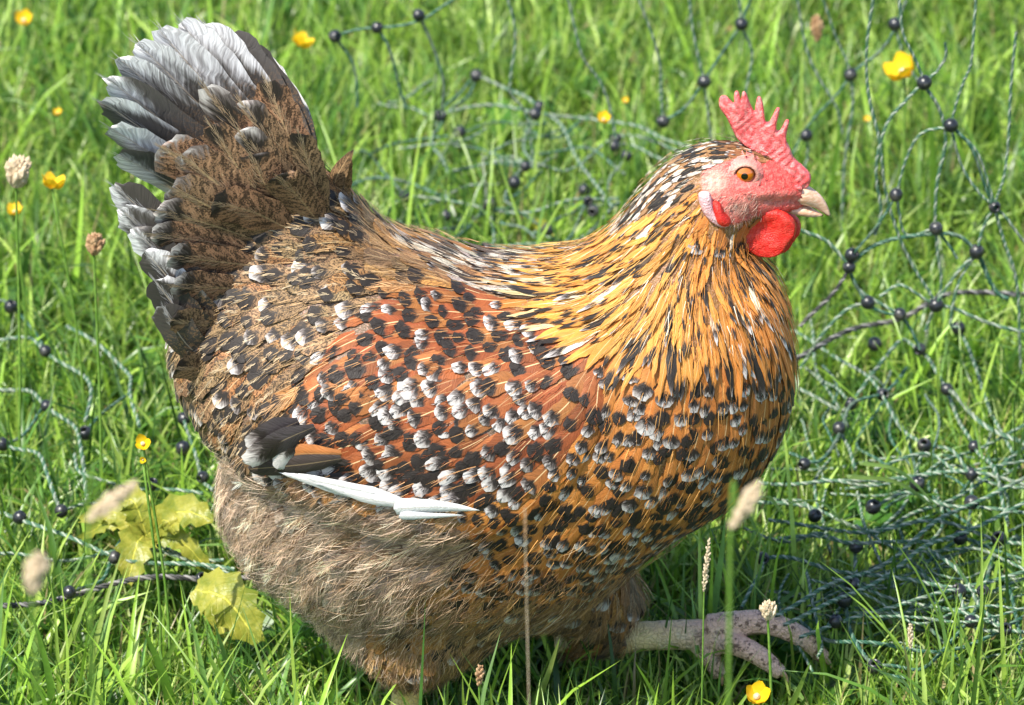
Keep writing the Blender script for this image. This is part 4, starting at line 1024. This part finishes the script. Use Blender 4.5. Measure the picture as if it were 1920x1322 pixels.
# ------------------------------------------------------------------ grass
def blade(h, w, lean, az, curl, n=6, x=0, y=0, fold=.25, twist=0):
    t = np.linspace(0, 1, n); a = lean*t+curl*t**2.0
    ds = h/(n-1); r = np.concatenate([[0], np.cumsum(np.sin(a[1:])*ds)]); z = np.concatenate([[0], np.cumsum(np.cos(a[1:])*ds)])
    ca, sa = math.cos(az), math.sin(az)
    P = np.stack([x+r*ca, y+r*sa, z], 1)
    ww = w*np.minimum(1, .55+t*1.5)*np.clip((1-t)/.75, 0, 1)**.6/2
    tz = twist*t
    sd_ = np.stack([-sa*np.cos(tz), ca*np.cos(tz), np.sin(tz)], 1)
    nn = np.stack([-np.cos(a)*ca, -np.cos(a)*sa, np.sin(a)], 1)
    V = np.stack([P-sd_*ww[:, None]+nn*(ww*fold)[:, None], P, P+sd_*ww[:, None]+nn*(ww*fold)[:, None]], 1).reshape(-1, 3)
    i = np.arange(n-1)[:, None]*3+np.arange(2)[None]
    return V, np.stack([i, i+1, i+4, i+3], -1).reshape(-1, 4)
PAL = [(.20,.36,.035),(.33,.54,.06),(.43,.62,.10),(.10,.23,.03),(.43,.57,.12),(.21,.38,.09),(.52,.62,.22),(.06,.15,.025)]
def clump(name, n, rad, hr, wr, leanr, R, dry=.07, seg=5):
    V = []; F = []; Cc = []; k = 0
    for _ in range(n):
        a, rr = R.uniform(0, 6.283), rad*math.sqrt(R.random())
        v, f = blade(R.uniform(*hr), R.uniform(*wr), R.uniform(*leanr), R.uniform(0, 6.283), R.uniform(-.5, 2.2)*R.random(), seg, rr*math.cos(a), rr*math.sin(a), twist=R.uniform(-1, 1))
        c = np.array(R.choice(PAL))*R.uniform(.75, 1.25)
        if R.random() < dry: c = np.array([.42, .33, .16])*R.uniform(.7, 1.2)
        h = v[:, 2]/.08; cc = np.tile([*c, 1.], (len(v), 1)); 
        V.append(v); F.append(f+k); Cc.append(cc); k += len(v)
    me = mesh(name, np.vstack(V), np.vstack(F), [m_blade], {'gc': ('FLOAT_COLOR', np.vstack(Cc))})
    return me
RG = random.Random(5)
col_src = bpy.data.collections.new('grass_sources')          # not linked to the scene: only the tufts grown from it appear
protos = []
for i in range(7): protos.append(clump('grass_tuft', 22, .024, (.035, .10), (.0018, .0042), (.1, 1.25), RG))
for i in range(4): protos.append(clump('grass_tuft', 12, .022, (.06, .14), (.0030, .0068), (.1, 1.2), RG))
for i in range(2): protos.append(clump('grass_tuft', 34, .026, (.02, .05), (.001, .002), (.2, 1.3), RG, .15))
protos.append(clump('long_tuft', 9, .02, (.10, .18), (.0028, .0055), (.4, 1.35), RG, .05, 7)); protos.append(clump('long_tuft', 8, .02, (.09, .16), (.002, .004), (.3, 1.35), RG, .2, 7))
protos.append(clump('weed_tuft', 7, .012, (.035, .07), (.007, .012), (.5, 1.3), RG, 0)); protos.append(clump('weed_tuft', 6, .012, (.04, .08), (.006, .010), (.3, 1.3), RG, .1))
# clover leaves in the sward
def clover(R, n=9):
    V = []; F = []; Cc = []; k = 0
    for _ in range(n):
        cx, cy, cz = R.uniform(-.022, .022), R.uniform(-.022, .022), R.uniform(.018, .045); rot = R.uniform(0, 6.28); sz = R.uniform(.005, .009)
        tx, ty = R.uniform(-.5, .5), R.uniform(-.5, .5)
        c = np.array([.07, .20, .03])*R.uniform(.8, 1.4)
        for j in range(3):
            a0 = rot+j*2.094; pts = [(0, 0)]+[(sz*(1.0+.9*math.cos(t)*.9)*1.0, sz*.85*math.sin(t)) for t in np.linspace(-2.2, 2.2, 8)]
            vv = np.array([(cx+x*math.cos(a0)-y*math.sin(a0), cy+x*math.sin(a0)+y*math.cos(a0), 0) for x, y in pts])
            vv[:, 2] = cz+(vv[:, 0]-cx)*tx+(vv[:, 1]-cy)*ty+.15*np.hypot(vv[:, 0]-cx, vv[:, 1]-cy)
            V.append(vv); F += [(k, k+i, k+i+1, k+i+1) for i in range(1, 8)]; k += 9; Cc.append(np.tile([*c, 1], (9, 1)))
    me = bpy.data.meshes.new('clover'); me.from_pydata([tuple(x) for x in np.vstack(V)], [], faces_of(F))
    a = me.attributes.new('gc', 'FLOAT_COLOR', 'POINT'); a.data.foreach_set('color', np.vstack(Cc).astype(np.float32).ravel()); me.materials.append(m_blade)
    return me
for i in range(3): protos.append(clover(RG, 14))
for i, me in enumerate(protos):
    o = bpy.data.objects.new('%s_%02d' % ('tuft', i), me); col_src.objects.link(o)
def scatter(name, pts, rot, scl, idx, label_kind='stuff'):
    pm = mesh(name, pts, np.zeros((0, 4)), [], {'rot': ('FLOAT_VECTOR', rot), 'scl': ('FLOAT', scl), 'pick': ('FLOAT', idx)})
    return pm
def point_mesh(name, pts, rot, scl, idx):
    pm = bpy.data.meshes.new(name); pm.vertices.add(len(pts)); pm.vertices.foreach_set('co', np.asarray(pts, np.float32).ravel())
    for an, kd, key, d in (('rot', 'FLOAT_VECTOR', 'vector', rot), ('scl', 'FLOAT', 'value', scl), ('pick', 'INT', 'value', idx)):
        a = pm.attributes.new(an, kd, 'POINT'); a.data.foreach_set(key, np.asarray(d, np.int32 if kd == 'INT' else np.float32).ravel())
    return pm
def grow_tree():
    t = bpy.data.node_groups.new('grow', 'GeometryNodeTree')
    t.interface.new_socket('Geometry', in_out='INPUT', socket_type='NodeSocketGeometry'); t.interface.new_socket('Geometry', in_out='OUTPUT', socket_type='NodeSocketGeometry')
    gi, go = t.nodes.new('NodeGroupInput'), t.nodes.new('NodeGroupOutput')
    ip = t.nodes.new('GeometryNodeInstanceOnPoints'); ci = t.nodes.new('GeometryNodeCollectionInfo')
    ci.inputs['Collection'].default_value = col_src; ci.inputs['Separate Children'].default_value = True; ci.inputs['Reset Children'].default_value = True
    def at(nm, dt):
        n = t.nodes.new('GeometryNodeInputNamedAttribute'); n.data_type = dt; n.inputs['Name'].default_value = nm; return n.outputs[0]
    t.links.new(gi.outputs[0], ip.inputs['Points']); t.links.new(ci.outputs[0], ip.inputs['Instance'])
    ip.inputs['Pick Instance'].default_value = True
    t.links.new(at('pick', 'INT'), ip.inputs['Instance Index']); t.links.new(at('rot', 'FLOAT_VECTOR'), ip.inputs['Rotation']); t.links.new(at('scl', 'FLOAT'), ip.inputs['Scale'])
    t.links.new(ip.outputs[0], go.inputs[0]); return t
tree = grow_tree()
CLEAR = []
for (qx, qy, qz, s1, s2, amt) in ((290,1010,.07,.05,.06,.45),(430,1150,.05,.05,.05,.4),(1680,925,.09,.05,.06,.4)):
    w_ = at_z(qx, qy, qz); CLEAR.append((w_[0], w_[1]-.03, s1, s2, amt))
CLEAR.append((-.068, -.06, .035, .07, .55))
def lawn(name, x0, x1, y0, y1, dens, hole=None):
    n = int((x1-x0)*(y1-y0)*dens)
    p = np.stack([rng.uniform(x0, x1, n), rng.uniform(y0, y1, n), np.zeros(n)], 1)
    if hole is not None:
        k = ~((p[:, 0] > hole[0]) & (p[:, 0] < hole[1]) & (p[:, 1] > hole[2]) & (p[:, 1] < hole[3])); p = p[k]; n = len(p)
    nzv = .5+.5*np.sin(p[:, 0]*9+2*np.sin(p[:, 1]*5))*np.sin(p[:, 1]*8+1.5*np.sin(p[:, 0]*6))
    scl = rng.uniform(.65, 1.15, n)*(.85+.3*nzv)
    # shorter, trodden grass where the hen stands
    scl *= 1-.2*np.exp(-((p[:, 0]/.3)**2+((p[:, 1]+.02)/.10)**2))-.18*smoothstep(.12, .2, p[:, 0])*smoothstep(.95, .7, p[:, 1])*smoothstep(.12, .2, p[:, 1])-.1*smoothstep(.6, 1.0, p[:, 1])
    scl *= 1-.42*np.exp(-(((p[:, 0]-.165)/.05)**4+((p[:, 1]+.06)/.09)**4))
    for (qx, qy, s1, s2, amt) in CLEAR: scl *= 1-amt*np.exp(-(((p[:, 0]-qx)/s1)**2+((p[:, 1]-qy)/s2)**2))
    rot = np.stack([rng.normal(0, .14, n), rng.normal(0, .14, n), rng.uniform(0, 6.283, n)], 1)
    pr = np.array([1.]*7+[.9]*4+[1.]*2+[.9]*2+[.22]*2+[.55]*3); idx = rng.choice(len(protos), n, p=pr/pr.sum())
    o = link(name, point_mesh(name, p, rot, scl, idx), None, kind='stuff')
    o.modifiers.new('grow', 'NODES').node_group = tree
    return o
NEAR = (-.75, .75, -.35, 2.1)
lawn('grass', *NEAR, 4300)
lawn('grass', -2.6, 2.6, -1.6, 4.6, 1500, NEAR)
# ------------------------------------------------------------------ individual blades, stalks, flowers and weeds
def own_blade(px, py, z0, tipx, tipy, ty, w, col, label, name='grass_blade', bow=12):
    base = at_z(px, py, z0); ty = base[1]*.96 if ty > 0 else ty; tip = at_y(tipx, tipy, ty); mid = (base+tip)/2+np.array([bow*S, 0, abs(bow)*S*.4])
    n = 14; P = catmull([base, mid, tip], n); t = np.linspace(0, 1, n)
    T = np.gradient(P, axis=0); T /= np.linalg.norm(T, axis=1)[:, None]; sd_ = np.cross(T, [0, 1., .15]); sd_ /= np.linalg.norm(sd_, axis=1)[:, None]
    ww = w*S*np.minimum(1, .5+2*t)*np.clip((1-t)/.6, 0, 1)**.6/2
    nn = np.cross(sd_, T)
    V = np.stack([P-sd_*ww[:, None]+nn*(ww*.3)[:, None], P, P+sd_*ww[:, None]+nn*(ww*.3)[:, None]], 1).reshape(-1, 3)
    i = np.arange(n-1)[:, None]*3+np.arange(2)[None]; F = np.stack([i, i+1, i+4, i+3], -1).reshape(-1, 4)
    o = link(name, mesh(name, V, F, [m_blade], {'gc': ('FLOAT_COLOR', np.tile([*col, 1.], (len(V), 1)))}))
    o['label'] = label; o['category'] = 'grass blade'; o['group'] = 'tall grass blades'
    return o
GL, GM, GD = (.26,.42,.07), (.15,.30,.035), (.09,.2,.03)
BL = [(1518,560,1585,130,.18,12,GM,'tall straight bright blade rising just beyond the beak'),(1748,560,1740,180,.3,24,GM,'broad upright blade left of the loop of netting at right'),
 (1490,560,1480,462,.12,30,GL,'short broad pale blade between the throat and the netting'),(730,420,770,190,.45,18,GL,'tall pale blade standing behind the dip of the back'),
 (1755,560,1700,300,.3,14,GL,'slim pale blade leaning left in the standing netting'),(240,1330,345,1175,-.06,16,GL,'blade in the lower left corner leaning right toward the flank'),
 (330,1400,270,1180,-.08,22,GM,'broad blade near the lower left leaning left'),(960,1400,1050,1195,-.1,15,(.36,.45,.12),'pale blade crossing below the thigh, leaning right'),
 (440,1400,385,1215,-.07,18,GL,'upright blade below the jagged yellow leaf'),(1430,1400,1520,1240,-.1,14,GL,'blade crossing under the lifted toes'),
 (1250,1400,1190,1240,-.08,10,GM,'thin blade below the lifted shank'),(1700,1400,1690,1180,-.08,8,(.4,.4,.15),'thin straw-coloured blade in the lower right'),
 (60,700,200,590,.2,20,GL,'arching blade at the left edge above the netting'),(170,640,100,560,.25,12,GM,'blade left of the tail leaning left'),
 (560,1400,640,1260,-.08,16,GM,'blade under the belly leaning right'),(100,1400,60,1150,-.14,16,GM,'upright blade in the lower left corner')]
for (a, b, c, d, ty, w, col, lab) in BL:
    own_blade(a, b, .0, c, d, ty if ty > 0 else ty, w, col, lab)
def blades_pair(x0, y0, x1, y1, w, label, zz=.10, gm='pair'):
    a, b = at_z(x0, y0, zz+.012), at_z(x1, y1, zz-.02)
    n = 12; P = catmull([a, (a+b)/2+np.array([0, 0, .01]), b], n); t = np.linspace(0, 1, n); T = (b-a)/np.linalg.norm(b-a)
    sd_ = np.cross(T, [0, .5, 1.]); sd_ /= np.linalg.norm(sd_); ww = w*S*(1-.75*t)/2; nn = np.cross(sd_, T)
    V = np.stack([P-sd_*ww[:, None]+nn*(ww*.5)[:, None], P, P+sd_*ww[:, None]+nn*(ww*.5)[:, None]], 1).reshape(-1, 3)
    i = np.arange(n-1)[:, None]*3+np.arange(2)[None]; F = np.stack([i, i+1, i+4, i+3], -1).reshape(-1, 4)
    o = link('cut_blade', mesh('cut_blade', V, F, [m_blade], {'gc': ('FLOAT_COLOR', np.tile([.34, .5, .13, 1.], (len(V), 1)))})); o['label'] = label; o['category'] = 'grass blade'
blades_pair(1590,898,1770,968,40,'lower of two broad pale blades lying across the netting at right')
blades_pair(1612,872,1755,950,36,'upper of two broad pale blades lying across the netting at right', .106)
blades_pair(1405,948,1470,968,22,'short bright blade lying just right of the breast')
blades_pair(1480,945,1590,990,18,'narrow bright blade lying below the two broad pale ones')
def tube_me(name, P, rad, mat, sides=6):
    v, f = tube(P, rad, sides); me = bpy.data.meshes.new(name); me.from_pydata([tuple(x) for x in v], [], faces_of(f)); me.materials.append(mat)
    for p_ in me.polygons: p_.use_smooth = True
    return me
def flower(px, py, y, size, label, up=(0, -.5, .85), petals=5, rough=0, group='yellow meadow flowers'):
    head = at_y(px, py, y); foot = head.copy(); foot[2] = 0; foot[0] += rng.uniform(-.02, .02); foot[1] += .01
    e = empty('buttercup', tuple(foot), label, 'flower', group)
    P = catmull([foot, (foot+head)/2+np.array([.006, 0, 0]), head], 10)
    link('stem', tube_me('stem', P, np.linspace(.0011, .0008, 10), m_stem), e)
    upv = Vector(up).normalized(); q = upv.to_track_quat('Z', 'Y'); s = size*S
    for j in range(petals):
        a = j*2*math.pi/petals+rng.uniform(-.15, .15); V = []; F = []
        for i in range(6):
            t = i/5; w = s*.42*math.sin(math.pi*min(1, .18+t*.80))**.7
            r_ = s*(.1+.9*t)*.62; h = s*.55*t**1.6
            for u in (-1, -.4, .4, 1):
                v_ = Vector((r_, u*w, h+.12*s*abs(u)*t)); v_.rotate(Matrix.Rotation(a, 3, 'Z')); v_.rotate(q)
                V.append(tuple(head+np.array(v_)))
        for i in range(5):
            for u in range(3): k = i*4+u; F.append((k, k+1, k+5, k+4))
        link('petal', mesh('petal', V, F, [m_petal]), e)
    bm = bmesh.new(); bmesh.ops.create_icosphere(bm, subdivisions=2, radius=s*.16)
    for v_ in bm.verts: v_.co *= 1+.25*random.random()
    me = bpy.data.meshes.new('flower_centre'); bm.to_mesh(me); bm.free(); me.materials.append(m_seed)
    o = bpy.data.objects.new('flower_centre', me); C.objects.link(o); o.parent = e; o.location = tuple(head-foot+np.array(upv)*s*.12)
flower(560, 85, .75, 46, 'yellow buttercup standing right of the top of the tail', (.5, .1, .8))
flower(1697, 140, .62, 62, 'large yellow buttercup behind the netting, right of the comb', (-.5, -.2, .8))
flower(98, 352, .35, 42, 'yellow buttercup at the left edge level with the middle of the tail', (.2, .1, 1))
flower(268, 833, .0, 26, 'small yellow flower with an orange bud left of the flank', (.0, -.7, .7), 3)
flower(1418, 1308, -.10, 38, 'yellow flower at the bottom edge under the lifted foot', (.1, -.5, .8))
flower(1132, 226, .62, 26, 'small yellow flower behind the netting over the middle of the back', (0, -.4, .9))
flower(28, 400, .45, 30, 'yellow flower at the left edge, lower than the buttercup beside it', (0, -.2, 1))
flower(108, 214, .75, 18, 'small orange-yellow flower left of the tail tip', (0, -.2, 1))
flower(45, 40, .95, 36, 'blurred yellow flower in the upper left corner', (0, -.5, .8))
flower(1172, 190, .8, 14, 'tiny yellow flower highest above the middle of the netting', (0, -.5, .8))
flower(1625, 225, .75, 14, 'tiny yellow flower right of the comb in the standing netting', (0, -.5, .8))
flower(268, 862, .0, 11, 'orange bud just under the small yellow flower left of the flank', (0, -.9, .3), 3)
# seed heads (plantain and meadow grass), some close to the lens
def seedhead(tipx, tipy, basx, basy, y, w, label, mat=None, stem_to=(0, 0), grains=70):
    thin = min(1, .22+w/30)
    a, b = at_y(basx, basy, y), at_y(tipx, tipy, y); foot = at_y(stem_to[0], stem_to[1], y); foot[2] = min(foot[2], .0)
    e = empty('seed_head', tuple(foot), label, 'seed head', 'seed heads on thin stalks')
    P = catmull([foot, (foot+a)/2+np.array([.002, 0, 0]), a, a+(b-a)*.3], 20)
    link('stalk', tube_me('stalk', P, np.linspace(.0012, .0006, 20)*thin, m_stem if w > 8 else m_seed), e)
    w = w*float(np.linalg.norm(b-CL))/DIST; bm = bmesh.new(); ax = Vector(b-a); L = ax.length; q = ax.to_track_quat('Z', 'Y')
    for i in range(grains):
        t = (i+.5)/grains; th_ = i*2.4; r_ = w*S*.5*math.sin(math.pi*(.12+.8*t))*random.uniform(.7, 1.35)
        c = Vector((r_*.7*math.cos(th_), r_*.7*math.sin(th_), t*L)); c.rotate(q)
        m = Matrix.Translation(Vector(a)+c) @ q.to_matrix().to_4x4() @ Matrix.Rotation(th_, 4, 'Z') @ Matrix.Rotation(.5, 4, 'Y') @ Matrix.Diagonal((r_*.35+.0004, r_*.35+.0004, r_*.8+.0008, 1))
        bmesh.ops.create_icosphere(bm, subdivisions=1, radius=1, matrix=m)
    me = bpy.data.meshes.new('seeds'); bm.to_mesh(me); bm.free(); me.materials.append(mat or m_seed)
    o = link('seeds', me, e)
    return o
seedhead(1425,905,1370,990,-.8,26,'pale seed head close to the lens overlapping the lower breast', None, (1372,1330))
seedhead(255,905,165,975,-.85,24,'brown seed head close to the lens left of the flank', None, (140,1330))
seedhead(75,1040,60,1110,-.9,34,'fat pale seed head in the lower left', None, (70,1330))
seedhead(180,440,176,475,.25,24,'brown plantain head standing left of the tail', m_dry, (170,640))
seedhead(1530,30,1533,75,.8,18,'reddish seed head high up right of the comb', m_dry, (1570,330))
seedhead(1330,1010,1320,1110,-.2,9,'thin pale seed spike below the breast, in front of the lifted foot', None, (1300,1330), 40)
seedhead(985,960,985,1010,-.55,3,'very thin seed spike crossing the belly', m_dry, (1000,1330), 16)
seedhead(1440,1130,1440,1160,-.1,22,'small grey seed head above the lifted toes', None, (1450,1330), 40)
seedhead(1707,1170,1707,1215,-.2,9,'thin seed spike in the lower right', None, (1715,1330), 30)
seedhead(900,1248,898,1285,-.12,14,'closed brown bud on a stalk under the belly', m_dry, (900,1400), 26)
seedhead(40,300,30,345,.3,40,'loose pale seed head at the left edge', None, (10,560), 50)
# dry bits
for (px, py, s_, lab) in ((1420,1020,26,'curled tan leaf lying below the breast'),(1490,1080,24,'orange dead leaf right of the lifted foot, above the toes'),(1370,70,40,'pale dry leaf below the topmost bead left of the comb'),(870,60,26,'small dry leaf in the grass above the back')):
    c = at_z(px, py, .035); V = []; F = []
    for i in range(6):
        t = i/5; w = s_*S*.35*math.sin(math.pi*(.1+.85*t)); 
        for u in (-1, 0, 1): V.append((c[0]+(t-.5)*s_*S*1.6, c[1]+u*w*.8, c[2]+abs(u)*w*.6+.006*math.sin(3*t)))
    for i in range(5):
        for u in range(2): k = i*3+u; F.append((k, k+1, k+4, k+3))
    o = link('dry_leaf', mesh('dry_leaf', V, F, [m_dry])); o['label'] = lab; o['category'] = 'leaf'; o['group'] = 'dry leaves in the grass'
# jagged-leaved weed at lower left
def jag_leaf(a, b, half, mat, curl=.3, name='leaf', n=17, lift=.012, rot=0):
    a, b = np.array(a), np.array(b); P = catmull([a, (a+b)/2+np.array([0, 0, lift]), b], n); t = np.linspace(0, 1, n)
    T = np.gradient(P, axis=0); T /= np.linalg.norm(T, axis=1)[:, None]; up = np.array([0, -.75, .66])
    sd_ = np.cross(T, up); sd_ /= np.linalg.norm(sd_, axis=1)[:, None]; nn = np.cross(sd_, T)
    w = half*S*np.sin(math.pi*np.clip(.08+.9*t, 0, 1))**.6*(1+.0*t)
    tooth = 1+.20*((np.arange(n) % 3 == 1)*1.-(np.arange(n) % 3 == 0)*.8)
    U = np.array([-1, -.6, 0, .6, 1.]); V = []
    for i in range(n):
        for u in U:
            ww = w[i]*(tooth[i] if abs(u) == 1 else 1)
            V.append(P[i]+sd_[i]*u*ww+nn[i]*(.30*ww*abs(u)+.0022*math.sin(i*1.9+u*3))+T[i]*(.6*half*S*.2 if abs(u) == 1 and i % 3 == 1 else 0))
    i = np.arange(n-1)[:, None]*5+np.arange(4)[None]; F = np.stack([i, i+1, i+6, i+5], -1).reshape(-1, 4)
    luv = np.stack([np.tile(U, n), np.repeat(t, 5), np.zeros(n*5)], 1)
    return mesh(name, V, F, [mat], {'luv': ('FLOAT_VECTOR', luv)})
wz = .09; cen = at_z(275, 1005, wz)
weed = empty('sow_thistle', (cen[0], cen[1], 0), 'yellow-green weed with jagged leaves beside the flank at left', 'weed')
for (x0, y0, x1, y1, hw, z1) in ((275,1005,232,940,30,.11),(275,1005,400,975,34,.11),(275,1005,150,975,24,.09),(275,1005,240,1095,36,.07),(290,1010,330,1000,22,.10),(275,1005,150,1010,18,.08),(280,1010,400,1080,20,.07)):
    link('leaf', jag_leaf(at_z(x0, y0, wz), at_z(x1, y1, z1), hw, m_leaf), weed)
link('stem', tube_me('stem', np.array([[cen[0], cen[1], 0], [cen[0], cen[1], .03], [cen[0], cen[1], wz]]), [.003, .0028, .002], m_stem), weed)
c2 = at_z(375, 1100, .05)
weed2 = empty('sow_thistle', (c2[0], c2[1], 0), 'big torn yellow-green leaf lying below the flank', 'weed')
link('leaf', jag_leaf(at_z(365, 1105, .09), at_z(485, 1205, .065), 50, m_leaf), weed2)
link('leaf', jag_leaf(at_z(370, 1110, .06), at_z(430, 1220, .04), 24, m_leaf), weed2)
link('stem', tube_me('stem', np.array([[c2[0], c2[1], 0], [c2[0], c2[1], .03], list(at_z(365, 1105, .07))]), [.003, .0028, .002], m_stem), weed2)
for (x, y, hw, lab, yy) in ((570,1200,34,'rounded bright green leaf just under the flank fluff',0),(1010,450,26,'dull olive dock leaf behind the back, right of the dip',0),(340,990,22,'round green leaf under the weed at left',0),(880,440,18,'olive leaf showing just above the dip of the back',0)):
    a = at_z(x-hw, y+8, .05); b = at_z(x+hw*1.2, y-6, .065); me = jag_leaf(a, b, hw*.7, m_green if hw != 26 and hw != 18 else m_leaf, n=11)
    o = link('broad_leaf', me); o['label'] = lab; o['category'] = 'leaf'
